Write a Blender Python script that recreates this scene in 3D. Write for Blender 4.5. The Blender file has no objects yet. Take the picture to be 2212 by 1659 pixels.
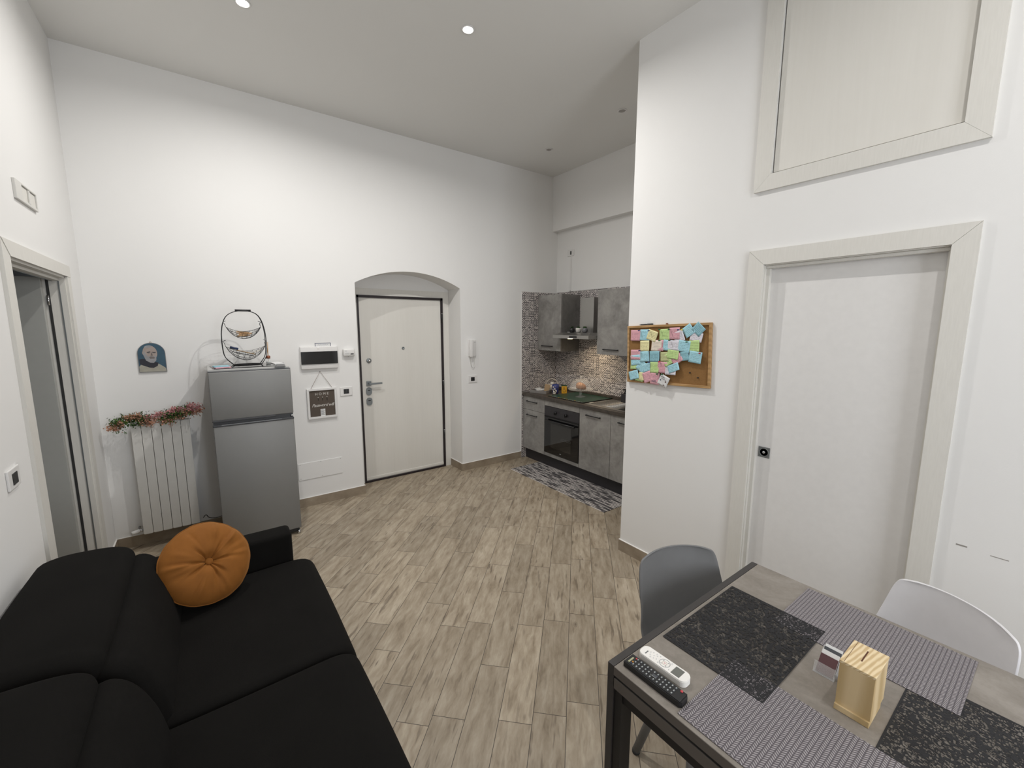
import bpy, bmesh, math, random
from mathutils import Vector, Matrix
random.seed(7)
R = math.radians
sc = bpy.context.scene
COL = sc.collection

# ------------------------------------------------------------------ camera, world, window light, exposure
cam = bpy.data.cameras.new('camera'); camo = bpy.data.objects.new('camera', cam); COL.objects.link(camo)
cam.sensor_width = 36.0; cam.sensor_fit = 'HORIZONTAL'; cam.lens = 907.8 * 36 / 2212; cam.clip_start = 0.02
_y, _p, _r = R(36.19), R(7.943), R(0.08)
_f = Vector((math.sin(_y) * math.cos(_p), math.cos(_y) * math.cos(_p), -math.sin(_p)))
_r0 = Vector((math.cos(_y), -math.sin(_y), 0)); _u0 = _r0.cross(_f)
_rt = _r0 * math.cos(_r) + _u0 * math.sin(_r); _up = -_r0 * math.sin(_r) + _u0 * math.cos(_r)
camo.matrix_world = Matrix(((_rt.x, _up.x, -_f.x, 0), (_rt.y, _up.y, -_f.y, 0), (_rt.z, _up.z, -_f.z, 1.75), (0, 0, 0, 1)))
sc.camera = camo

w = bpy.data.worlds.new('world'); sc.world = w; w.use_nodes = True
w.node_tree.nodes['Background'].inputs[0].default_value = (.75, .86, 1, 1)
w.node_tree.nodes['Background'].inputs[1].default_value = 1.0

def area(name, loc, rot, sx, sy, power, col, shape='RECTANGLE', spread=180):
    l = bpy.data.lights.new(name, 'AREA'); l.shape = shape; l.size = sx; l.size_y = sy; l.energy = power; l.color = col
    l.spread = R(spread)
    o = bpy.data.objects.new(name, l); COL.objects.link(o); o.location = loc; o.rotation_euler = rot
    return o
# daylight through the window in the wall behind the camera
area('window_daylight', (1.15, -2.38, 1.75), (R(90), 0, 0), 1.25, 1.7, 54, (.93, .96, 1))
SPOTS_LIT = [(.349, 3.181), (1.539, 2.589), (1.539, -.25)]
SPOTS_OFF = [(3.168, 2.678), (3.195, 3.693)]
SPOT_W = 24.3; SPREAD = 166

vs = sc.view_settings
vs.view_transform = 'Standard'; vs.look = 'None'; vs.gamma = 1; vs.use_curve_mapping = False
vs.exposure = 0.09
cy = sc.cycles
cy.use_denoising = True; cy.max_bounces = 10; cy.diffuse_bounces = 6; cy.glossy_bounces = 4; cy.transmission_bounces = 8
cy.transparent_max_bounces = 12; cy.sample_clamp_indirect = 6; cy.caustics_reflective = False; cy.caustics_refractive = False

# ------------------------------------------------------------------ key dimensions (metres)
XL, XR, XK, YA, ZC, YD = -.675, 2.518, 3.905, 4.315, 3.64, 4.61
XM = 3.310   # where the mosaic starts on the back wall

# ------------------------------------------------------------------ node material helpers
class NT:
    def __init__(s, name):
        s.m = bpy.data.materials.new(name); s.m.use_nodes = True
        s.t = s.m.node_tree; s.b = s.t.nodes['Principled BSDF']; s.out = s.t.nodes['Material Output']
    def n(s, typ, **kw):
        o = s.t.nodes.new(typ)
        for k, v in kw.items(): setattr(o, k, v)
        return o
    def l(s, a, b): s.t.links.new(a, b)
    def put(s, inp, v):
        if hasattr(v, 'is_output'): s.l(v, inp)
        else: inp.default_value = v
    def math(s, op, a, b=None, c=None):
        o = s.n('ShaderNodeMath', operation=op)
        s.put(o.inputs[0], a)
        if b is not None: s.put(o.inputs[1], b)
        if c is not None: s.put(o.inputs[2], c)
        return o.outputs[0]
    def xyz(s, v=None):
        if v is None: v = s.coord()
        o = s.n('ShaderNodeSeparateXYZ'); s.l(v, o.inputs[0]); return o.outputs
    def comb(s, x, y, z=0.0):
        o = s.n('ShaderNodeCombineXYZ'); s.put(o.inputs[0], x); s.put(o.inputs[1], y); s.put(o.inputs[2], z); return o.outputs[0]
    def coord(s, which='Object'):
        return s.n('ShaderNodeTexCoord').outputs[which]
    def world(s):
        return s.n('ShaderNodeNewGeometry').outputs['Position']
    def noise(s, v, scale, detail=3, rough=.5, dist=0):
        o = s.n('ShaderNodeTexNoise'); s.put(o.inputs['Vector'], v); o.inputs['Scale'].default_value = scale
        o.inputs['Detail'].default_value = detail; o.inputs['Roughness'].default_value = rough; o.inputs['Distortion'].default_value = dist
        return o.outputs[0]
    def white(s, v):
        o = s.n('ShaderNodeTexWhiteNoise'); o.noise_dimensions = '3D'; s.put(o.inputs['Vector'], v); return o.outputs['Value']
    def ramp(s, f, stops, interp='LINEAR'):
        o = s.n('ShaderNodeValToRGB'); o.color_ramp.interpolation = interp
        e = o.color_ramp.elements
        while len(e) < len(stops): e.new(.5)
        for k, (p, c) in enumerate(stops):
            e[k].position = p; e[k].color = (c if isinstance(c, (tuple, list)) else (c, c, c)) + ((1,) if (not isinstance(c, (tuple, list)) or len(c) == 3) else ())
        s.put(o.inputs[0], f); return o.outputs[0]
    def mix(s, f, a, b):
        o = s.n('ShaderNodeMix', data_type='RGBA')
        s.put(o.inputs[0], f)
        for i, v in ((6, a), (7, b)):
            if hasattr(v, 'is_output'): s.l(v, o.inputs[i])
            else: o.inputs[i].default_value = tuple(v) + (1,) if len(v) == 3 else v
        return o.outputs[2]
    def map(s, v, loc=(0, 0, 0), rot=(0, 0, 0), scale=(1, 1, 1)):
        o = s.n('ShaderNodeMapping'); s.l(v, o.inputs[0]); o.inputs[1].default_value = loc; o.inputs[2].default_value = rot; o.inputs[3].default_value = scale
        return o.outputs[0]
    def bump(s, h, strength=.2, dist=.01):
        o = s.n('ShaderNodeBump'); o.inputs['Strength'].default_value = strength; o.inputs['Distance'].default_value = dist
        s.l(h, o.inputs['Height']); s.l(o.outputs[0], s.b.inputs['Normal'])
    def set(s, col=None, rough=None, metal=None, spec=None):
        if col is not None:
            if hasattr(col, 'is_output'): s.l(col, s.b.inputs['Base Color'])
            else: s.b.inputs['Base Color'].default_value = tuple(col) + (1,)
        if rough is not None: s.put(s.b.inputs['Roughness'], rough)
        if metal is not None: s.b.inputs['Metallic'].default_value = metal
        if spec is not None: s.b.inputs['Specular IOR Level'].default_value = spec
        return s.m

def flat(name, col, rough=.5, metal=0, spec=.5, var=.04, scale=30):
    t = NT(name)
    f = t.noise(t.coord(), scale, 3)
    a = tuple(c * (1 - var) for c in col); b = tuple(min(1, c * (1 + var)) for c in col)
    return t.set(t.mix(f, a, b), rough, metal, spec)

def m_plaster(name='white_plaster', col=(.80, .795, .785)):
    t = NT(name); p = t.world()
    f = t.noise(p, 2.2, 3)
    c = t.mix(f, tuple(x * .985 for x in col), tuple(min(1, x * 1.01) for x in col))
    t.bump(t.noise(p, 180, 3), .06, .003)
    return t.set(c, .85, 0, .25)

def m_floor():
    t = NT('wood_look_tile'); x, y, z = t.xyz(t.world())
    u = t.math('MULTIPLY', t.math('ADD', x, y), .70711); v = t.math('MULTIPLY', t.math('SUBTRACT', x, y), .70711)
    W, L = .1496, .6165
    vr = t.math('DIVIDE', t.math('ADD', v, .0115), W); row = t.math('FLOOR', vr)
    known = {0: .537, -1: .457, -2: .394, -3: .0705, -4: .371, -5: .317, 1: .102, -7: .0825, -6: .5, 2: .35, 3: .02, -8: .27, -9: .44, -10: .12, -11: .55, -12: .3}
    # row offset table as a constant ramp over rows -16..15
    stops = []
    for r in range(-16, 16):
        o = known.get(r, (r * .237) % .6165) / .6165
        stops.append(((r + 16) / 32 + .0005 if r > -16 else 0, o))
    rr = t.math('DIVIDE', t.math('ADD', row, 16.5), 32)
    off = t.ramp(rr, stops, 'CONSTANT')
    ur = t.math('SUBTRACT', t.math('DIVIDE', u, L), off); colm = t.math('FLOOR', ur)
    pid = t.comb(row, colm, 3.3)
    h1 = t.white(pid); h2 = t.white(t.comb(colm, row, 9.1))
    fu = t.math('SUBTRACT', ur, colm); fv = t.math('SUBTRACT', vr, row)
    du = t.math('MULTIPLY', t.math('MINIMUM', fu, t.math('SUBTRACT', 1.0, fu)), L)
    dv = t.math('MULTIPLY', t.math('MINIMUM', fv, t.math('SUBTRACT', 1.0, fv)), W)
    seam = t.math('LESS_THAN', t.math('MINIMUM', du, dv), .0013)
    gu = t.math('ADD', u, t.math('MULTIPLY', h1, 17.0)); gv = t.math('ADD', v, t.math('MULTIPLY', h2, 11.0))
    g = t.comb(t.math('MULTIPLY', gu, .16), gv, t.math('MULTIPLY', h1, 5.0))
    warp = t.noise(t.comb(t.math('MULTIPLY', gu, 1.0), t.math('MULTIPLY', gv, 2.4), h2), 4.5, 3, .6)
    g2 = t.comb(t.math('MULTIPLY', gu, .22), t.math('ADD', gv, t.math('MULTIPLY', warp, .07)), h1)
    fine = t.noise(g, 130, 4, .65); broad = t.noise(g2, 26, 4, .62)
    # knots
    vo = t.n('ShaderNodeTexVoronoi'); t.put(vo.inputs['Vector'], t.comb(t.math('MULTIPLY', gu, 1.0), t.math('MULTIPLY', gv, 1.9), h2)); vo.inputs['Scale'].default_value = 3.6
    knot = t.ramp(vo.outputs['Distance'], [(0, 1.0), (.03, .85), (.055, .35), (.075, .5), (.10, 0.0)])
    ring = t.n('ShaderNodeTexWave', wave_type='RINGS', rings_direction='SPHERICAL')
    streak = t.ramp(t.noise(t.comb(t.math('MULTIPLY', gu, .13), gv, h1), 46, 2, .5), [(.60, 0.0), (.68, 1.0)])
    base = t.ramp(broad, [(.24, (.20, .155, .105)), (.42, (.34, .28, .205)), (.56, (.42, .355, .27)), (.74, (.52, .455, .36))])
    tone = t.ramp(h1, [(0, .86), (.5, .98), (1, 1.12)])
    mul = t.n('ShaderNodeMix', data_type='RGBA', blend_type='MULTIPLY'); mul.inputs[0].default_value = 1
    t.l(base, mul.inputs[6]); t.l(tone, mul.inputs[7])
    c = mul.outputs[2]
    c = t.mix(t.math('MULTIPLY', fine, .32), c, (.17, .13, .09))
    c = t.mix(t.math('MULTIPLY', streak, t.math('MULTIPLY', h2, .75)), c, (.11, .082, .056))
    c = t.mix(t.math('MULTIPLY', knot, .72), c, (.085, .060, .040))
    c = t.mix(seam, c, (.045, .035, .028))
    t.bump(t.math('SUBTRACT', 1.0, seam), .35, .002)
    return t.set(c, t.math('ADD', t.math('MULTIPLY', fine, .2), .36), 0, .42)

def m_tilewood(name='wood_look_skirting', axis='x'):
    t = NT(name); x, y, z = t.xyz(t.world())
    s = t.math('ADD', x, y)
    g = t.comb(t.math('MULTIPLY', s, .9), z, 0.0)
    f = t.noise(t.comb(t.math('MULTIPLY', s, .2), z, 1.0), 60, 4, .6); b = t.noise(g, 7, 3, .6)
    c = t.ramp(b, [(.3, (.25, .20, .145)), (.7, (.40, .335, .255))])
    c = t.mix(t.math('MULTIPLY', f, .45), c, (.20, .155, .11))
    return t.set(c, .45, 0, .4)

def m_laminate(name, c0, c1, rough=.5, scale=5, spec=.4):
    t = NT(name); p = t.world()
    a = t.noise(p, scale, 5, .62, .6); b = t.noise(p, scale * 5, 4, .6)
    f = t.math('ADD', t.math('MULTIPLY', a, .75), t.math('MULTIPLY', b, .25))
    return t.set(t.ramp(f, [(.36, c0), (.64, c1)]), rough, 0, spec)

def m_mosaic():
    t = NT('black_dot_mosaic'); x, y, z = t.xyz(t.world())
    P = .0143
    u = t.math('DIVIDE', t.math('ADD', x, y), P); v = t.math('DIVIDE', z, P)
    iu = t.math('FLOOR', u); iv = t.math('FLOOR', v)
    h = t.white(t.comb(iu, iv, 2.0)); hr = t.white(t.comb(t.math('FLOOR', t.math('DIVIDE', iu, 3.0)), iv, 7.0))
    par = t.math('MODULO', t.math('ABSOLUTE', t.math('ADD', iu, iv)), 2.0)
    chk = t.math('MULTIPLY', t.math('LESS_THAN', par, .5), t.math('LESS_THAN', h, .8))
    run = t.math('MULTIPLY', t.math('LESS_THAN', hr, .30), t.math('LESS_THAN', t.math('MODULO', t.math('ABSOLUTE', iv), 2.0), .5))
    on = t.math('MAXIMUM', chk, run)
    du = t.math('ABSOLUTE', t.math('SUBTRACT', t.math('SUBTRACT', u, iu), .5)); dv = t.math('ABSOLUTE', t.math('SUBTRACT', t.math('SUBTRACT', v, iv), .5))
    ins = t.math('MULTIPLY', t.math('LESS_THAN', du, .43), t.math('LESS_THAN', dv, .36))
    mask = t.math('MULTIPLY', on, ins)
    n = t.noise(t.world(), 40, 2)
    c = t.mix(mask, t.mix(n, (.50, .46, .45), (.62, .58, .56)), (.022, .019, .024))
    return t.set(c, .22, 0, .5)

def m_wood(name, c0, c1, scale=1.0, axis=2, rough=.5, rings=9.0):
    t = NT(name); x, y, z = t.xyz(t.coord())
    ax = [x, y, z]; ax[axis] = t.math('MULTIPLY', ax[axis], .14)
    v = t.comb(*ax)
    wv = t.n('ShaderNodeTexWave', wave_type='BANDS', bands_direction='DIAGONAL'); t.put(wv.inputs['Vector'], v)
    wv.inputs['Scale'].default_value = rings * scale; wv.inputs['Distortion'].default_value = 3.5; wv.inputs['Detail'].default_value = 2; wv.inputs['Detail Scale'].default_value = 1.2
    n = t.noise(v, 90 * scale, 3)
    f = t.math('ADD', t.math('MULTIPLY', wv.outputs[0], .75), t.math('MULTIPLY', n, .25))
    return t.set(t.ramp(f, [(.2, c0), (.75, c1)]), rough, 0, .35)

def m_trim():
    t = NT('cream_grained_trim'); x, y, z = t.xyz(t.world())
    v = t.comb(t.math('MULTIPLY', t.math('ADD', x, y), 1.0), t.math('MULTIPLY', z, .08), 0.0)
    n = t.noise(v, 160, 4, .6)
    t.bump(n, .06, .002)
    return t.set(t.mix(n, (.64, .625, .585), (.74, .725, .685)), .5, 0, .4)

def m_doorleaf():
    t = NT('cream_door_veneer'); x, y, z = t.xyz(t.world())
    v = t.comb(t.math('ADD', x, y), t.math('MULTIPLY', z, .05), 0.0)
    n = t.noise(v, 60, 5, .65); n2 = t.noise(v, 9, 3)
    f = t.math('ADD', t.math('MULTIPLY', n, .5), t.math('MULTIPLY', n2, .5))
    t.bump(n, .05, .002)
    return t.set(t.mix(f, (.66, .64, .595), (.76, .745, .705)), .5, 0, .4)

def m_rug():
    t = NT('streaked_rug_weave'); x, y, z = t.xyz(t.world())
    row = t.math('FLOOR', t.math('MULTIPLY', x, 82.0))
    hh = t.white(t.comb(row, 1.0, 4.0))
    n = t.noise(t.comb(t.math('ADD', t.math('MULTIPLY', y, 6.0), t.math('MULTIPLY', hh, 33.0)), t.math('MULTIPLY', row, 3.7), 0.0), 1.0, 2, .55)
    c = t.ramp(n, [(.36, (.035, .033, .038)), (.45, (.16, .15, .15)), (.50, (.46, .44, .42)), (.58, (.66, .63, .60))])
    par = t.math('LESS_THAN', t.math('MODULO', t.math('ABSOLUTE', row), 2.0), .5)
    c = t.mix(t.math('MULTIPLY', par, .80), c, (.06, .055, .06))
    t.bump(n, .4, .004)
    return t.set(c, .95, 0, .1)

def m_blackmat():
    t = NT('black_open_weave'); x, y, z = t.xyz(t.coord())
    m = None
    for k, (sx, sy, sc_) in enumerate(((1.0, .5, 215), (.55, 1.0, 195))):
        wob = t.noise(t.comb(x, y, k * 3.0), 60, 2)
        v = t.comb(t.math('MULTIPLY', t.math('ADD', x, t.math('MULTIPLY', wob, .006)), sx), t.math('MULTIPLY', t.math('ADD', y, t.math('MULTIPLY', wob, .006)), sy), k * 2.0)
        e = t.n('ShaderNodeTexVoronoi', feature='DISTANCE_TO_EDGE'); t.put(e.inputs['Vector'], v); e.inputs['Scale'].default_value = sc_; e.inputs['Randomness'].default_value = .75
        f = t.n('ShaderNodeTexVoronoi'); t.put(f.inputs['Vector'], v); f.inputs['Scale'].default_value = sc_; f.inputs['Randomness'].default_value = .75
        r_ = t.n('ShaderNodeSeparateColor'); t.l(f.outputs['Color'], r_.inputs[0])
        dens = t.math('ADD', .54, t.math('MULTIPLY', t.math('SUBTRACT', t.noise(t.comb(x, y, 9.0), 22, 2), .5), .9))
        q = t.math('MULTIPLY', t.math('GREATER_THAN', e.outputs['Distance'], .10), t.math('GREATER_THAN', r_.outputs[0], dens))
        m = q if m is None else t.math('MAXIMUM', m, q)
    edge = t.math('GREATER_THAN', t.math('MAXIMUM', t.math('DIVIDE', t.math('ABSOLUTE', x), .2205), t.math('DIVIDE', t.math('ABSOLUTE', y), .1495)), 1.0)
    hole = t.math('MULTIPLY', m, t.math('SUBTRACT', 1.0, edge))
    hole = t.math('MULTIPLY', hole, .9)
    t.set((.014, .014, .016), .6, 0, .35)
    t.put(t.b.inputs['Alpha'], t.math('SUBTRACT', 1.0, hole))
    return t.m

def m_braid():
    t = NT('grey_braided_weave'); x, y, z = t.xyz(t.coord())
    P = .0098; x, y = y, x
    s = t.math('DIVIDE', x, P); col = t.math('FLOOR', s); fs = t.math('SUBTRACT', s, col)
    par = t.math('MODULO', t.math('ABSOLUTE', col), 2.0)
    sg = t.math('SUBTRACT', t.math('MULTIPLY', par, 2.0), 1.0)
    k = t.math('ADD', t.math('DIVIDE', y, .0072), t.math('MULTIPLY', sg, t.math('MULTIPLY', fs, .9)))
    th = t.math('SINE', t.math('MULTIPLY', k, 6.2832))
    hgt = t.math('ADD', t.math('MULTIPLY', th, .5), .5)
    gap = t.ramp(t.math('MINIMUM', fs, t.math('SUBTRACT', 1.0, fs)), [(0, 0.0), (.22, 1.0)])
    f = t.math('MULTIPLY', t.math('MULTIPLY', hgt, gap), t.math('ADD', .55, t.math('MULTIPLY', t.noise(t.coord(), 220, 2), .8)))
    c = t.ramp(f, [(.05, (.085, .075, .085)), (.35, (.19, .172, .185)), (.9, (.40, .37, .38))])
    t.bump(f, .6, .003)
    return t.set(c, .6, 0, .4)

def m_note(name, col):
    t = NT(name); x, y, z = t.xyz(t.coord())
    lv = t.math('DIVIDE', z, .0098); fl = t.math('ABSOLUTE', t.math('SUBTRACT', t.math('SUBTRACT', lv, t.math('FLOOR', lv)), .5))
    rnd = t.n('ShaderNodeObjectInfo').outputs['Random']
    wig = t.noise(t.comb(t.math('MULTIPLY', y, 520.0), t.math('FLOOR', lv), t.math('MULTIPLY', rnd, 40.0)), 1.0, 2)
    line = t.math('LESS_THAN', t.math('ADD', fl, t.math('MULTIPLY', t.math('ABSOLUTE', t.math('SUBTRACT', wig, .5)), 1.2)), .24)
    word = t.math('GREATER_THAN', t.noise(t.comb(t.math('MULTIPLY', y, 85.0), t.math('FLOOR', lv), t.math('MULTIPLY', rnd, 90.0)), 1.0, 1), .42)
    mg = t.math('MULTIPLY', t.math('LESS_THAN', t.math('ABSOLUTE', y), .031), t.math('LESS_THAN', t.math('ABSOLUTE', t.math('ADD', z, .002)), .027))
    m = t.math('MULTIPLY', t.math('MULTIPLY', line, word), mg)
    return t.set(t.mix(t.math('MULTIPLY', m, .5), col, tuple(c * .25 for c in col)), .8, 0, .2)

def m_cork():
    t = NT('cork'); p = t.world()
    n = t.noise(p, 260, 3, .7); b = t.noise(p, 20, 2)
    return t.set(t.mix(t.math('ADD', t.math('MULTIPLY', n, .8), t.math('MULTIPLY', b, .2)), (.15, .075, .026), (.36, .20, .082)), .9, 0, .1)

def m_velvet():
    t = NT('ochre_velvet'); p = t.coord()
    n = t.noise(p, 14, 4, .6, .5)
    t.b.inputs['Sheen Weight'].default_value = .5; t.b.inputs['Sheen Roughness'].default_value = .4; t.b.inputs['Sheen Tint'].default_value = (.9, .5, .2, 1)
    t.bump(t.noise(p, 30, 3), .12, .006)
    return t.set(t.mix(n, (.175, .062, .010), (.27, .102, .018)), .75, 0, .2)

def m_sofa():
    t = NT('black_sofa_fabric'); p = t.coord()
    n = t.noise(p, 420, 2); b = t.noise(p, 6, 3)
    t.bump(n, .25, .0015)
    return t.set(t.mix(b, (.0050, .0046, .0042), (.0085, .0078, .0070)), .95, 0, .12)

def m_table():
    t = NT('grey_stone_look_top'); p = t.coord(); x, y, z = t.xyz(p)
    a = t.noise(t.comb(x, t.math('MULTIPLY', y, .6), 0.0), 5, 6, .65, 1.0); b = t.noise(p, 90, 3, .6)
    f = t.math('ADD', t.math('MULTIPLY', a, .8), t.math('MULTIPLY', b, .2))
    return t.set(t.ramp(f, [(.30, (.155, .136, .115)), (.48, (.222, .198, .172)), (.66, (.29, .262, .232))]), .5, 0, .4)

def m_portrait():
    # painted wooden plaque: plain blue ground; figure is built as flat shapes on top
    t = NT('blue_plaque_ground'); n = t.noise(t.coord(), 18, 3)
    return t.set(t.mix(n, (.022, .05, .085), (.05, .12, .17)), .4, 0, .4)

def glass(name, col=(1, 1, 1), rough=0.02, alpha=.12):
    t = NT(name); t.set(col, rough, 0, .8)
    n = t.noise(t.coord(), 12, 2)
    t.put(t.b.inputs['Alpha'], t.math('ADD', t.math('MULTIPLY', n, .04), alpha))
    return t.m

def emit(name, col, strength):
    t = NT(name); n = t.noise(t.coord(), 5, 1)
    t.set(col, .4); t.b.inputs['Emission Color'].default_value = tuple(col) + (1,); t.b.inputs['Emission Strength'].default_value = strength
    t.l(t.mix(n, tuple(c * .98 for c in col), col), t.b.inputs['Base Color'])
    return t.m

M = dict(
    wall=m_plaster(), ceil=m_plaster('ceiling_paint', (.76, .755, .735)), floor=m_floor(), skirt=m_tilewood(), trim=m_trim(), leaf=m_doorleaf(),
    lam=m_laminate('grey_concrete_laminate', (.20, .193, .184), (.35, .34, .325)), counter=m_laminate('dark_stone_worktop', (.045, .036, .030), (.085, .072, .06), .35, 18),
    plinth=flat('anthracite_plinth', (.028, .026, .030), .5), mosaic=m_mosaic(), black=flat('black_plastic', (.012, .012, .013), .35), matblack=flat('matt_black_metal', (.016, .016, .018), .5, .3),
    doorblack=flat('dark_brown_black_frame', (.014, .008, .010), .45), steel=flat('brushed_steel', (.42, .41, .39), .32, .9), chrome=flat('chrome', (.62, .63, .65), .15, 1), grey=flat('grey_metal', (.22, .23, .235), .38, .6),
    fridge=flat('silver_fridge_paint', (.235, .235, .23), .5, .35, .5, .03, 8), fridgedark=flat('dark_grey_plastic', (.05, .052, .058), .35), white=flat('white_plastic', (.74, .73, .72), .4), offwhite=flat('off_white_plastic', (.66, .65, .62), .45),
    radiator=flat('white_enamel', (.66, .65, .62), .35), glassblack=flat('black_glass', (.006, .006, .007), .06, 0, .6), sofa=m_sofa(), velvet=m_velvet(),
    table=m_table(), tableframe=flat('dark_brown_grey_metal', (.040, .036, .035), .45), tabledark=flat('black_metal_frame', (.010, .009, .009), .5), braid=m_braid(), mat=m_blackmat(),
    chairgrey=flat('mid_grey_plastic', (.165, .166, .168), .5), chairleg=flat('grey_painted_leg', (.15, .15, .15), .5), chairwhite=flat('white_chair_plastic', (.71, .70, .72), .45),
    pine=m_wood('shaded_pine_wood', (.50, .36, .18), (.66, .51, .30), 1.0, 2, .5, 7), pinetop=m_wood('lit_pine_end_grain', (.56, .41, .22), (.76, .62, .40), 2.2, 0, .5, 26), slot=flat('burnt_slot', (.10, .035, .015), .8),  # pine: shade on the box sides and light on the lid put into the colours
    corkm=m_cork(), oak=m_wood('light_oak_frame', (.36, .215, .09), (.46, .28, .125), 2, 1), rug=m_rug(), green=flat('dark_green_glass_cover', (.012, .045, .030), .4, 0, .3, .15), leafg=flat('green_leaf', (.07, .15, .025), .6, 0, .3, .5, 60),
    leafd=flat('dark_green_leaf', (.02, .05, .012), .6, 0, .3, .4, 60), pink=flat('pink_petal', (.52, .24, .24), .7, 0, .3, .3, 80), peach=flat('peach_petal', (.50, .27, .18), .7, 0, .3, .3, 80), tan=flat('tan_card', (.42, .30, .18), .7),
    brown=flat('brown_letter_board', (.085, .065, .05), .7), ltext=flat('white_lettering', (.62, .60, .57), .6), cord=flat('twine', (.20, .12, .09), .8), yellow=flat('yellow_tin', (.62, .33, .02), .4),
    pastry=flat('baked_pastry', (.33, .135, .035), .28, 0, .5, .45, 40), trayg=flat('grey_wood_tray', (.25, .235, .225), .6), glassc=glass('clear_glass'), acry=glass('clear_acrylic', (.9, .92, .95), .05, .22), blue=flat('dark_blue_plastic', (.02, .035, .09), .4),
    paper=flat('white_paper', (.70, .70, .70), .7), maroon=flat('maroon_print', (.09, .035, .04), .5), lcd=flat('grey_lcd', (.14, .145, .13), .3), red=flat('red_rubber', (.55, .06, .07), .5), orange=flat('orange_rubber', (.6, .28, .05), .5),
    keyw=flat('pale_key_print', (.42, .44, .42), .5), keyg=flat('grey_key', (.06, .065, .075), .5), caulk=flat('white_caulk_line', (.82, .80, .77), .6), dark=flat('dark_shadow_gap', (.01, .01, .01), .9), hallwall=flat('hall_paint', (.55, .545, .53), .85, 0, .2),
    lensoff=flat('unlit_lamp_lens', (.34, .32, .30), .5), pull=flat('satin_grey_pull', (.20, .21, .21), .45, .25),
    topgrey=flat('light_grey_plastic', (.42, .42, .41), .4),
    edge=flat('shade_darkened_taupe', (.100, .086, .076), .55),  # shade on the table's side edges put into the colour
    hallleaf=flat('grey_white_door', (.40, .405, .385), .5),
    portrait=m_portrait(), skin=flat('painted_skin', (.36, .30, .27), .5, 0, .4, .2), skin2=flat('painted_shaded_skin', (.16, .135, .13), .5, 0, .4, .25), beard=flat('painted_grey_beard', (.30, .30, .31), .5, 0, .4, .3), robe=flat('painted_dark_hood', (.018, .018, .028), .5),
    vest=flat('painted_cream_vestment', (.36, .345, .29), .5, 0, .4, .2), bulb=emit('lit_lamp_lens', (1, .97, .9), 60), hoodbulb=emit('warm_hood_lamp', (1, .78, .45), 14), terracotta=flat('copper_cap', (.28, .10, .055), .4, .3), reed=flat('reed_stick', (.50, .32, .17), .7),
    blueprint=flat('blue_patterned_wrap', (.03, .045, .20), .4), cream=flat('cream_ceramic', (.62, .57, .50), .3), pot=flat('grey_ceramic', (.16, .16, .17), .3), potw=flat('white_ceramic', (.66, .64, .60), .3), scuff=flat('grey_scuff', (.30, .28, .26), .9),
    foot=flat('dark_rubber', (.03, .03, .03), .8), grit=flat('grey_metal_lock', (.24, .26, .27), .35, .6),
)
NOTE = {k: m_note('%s_paper_note' % k, c) for k, c in dict(pink=(.68, .37, .42), blue=(.37, .64, .73), slate=(.26, .48, .55), yellow=(.76, .71, .40), olive=(.50, .52, .28), green=(.50, .67, .29), white=(.71, .69, .75), cream=(.76, .68, .58)).items()}

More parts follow.
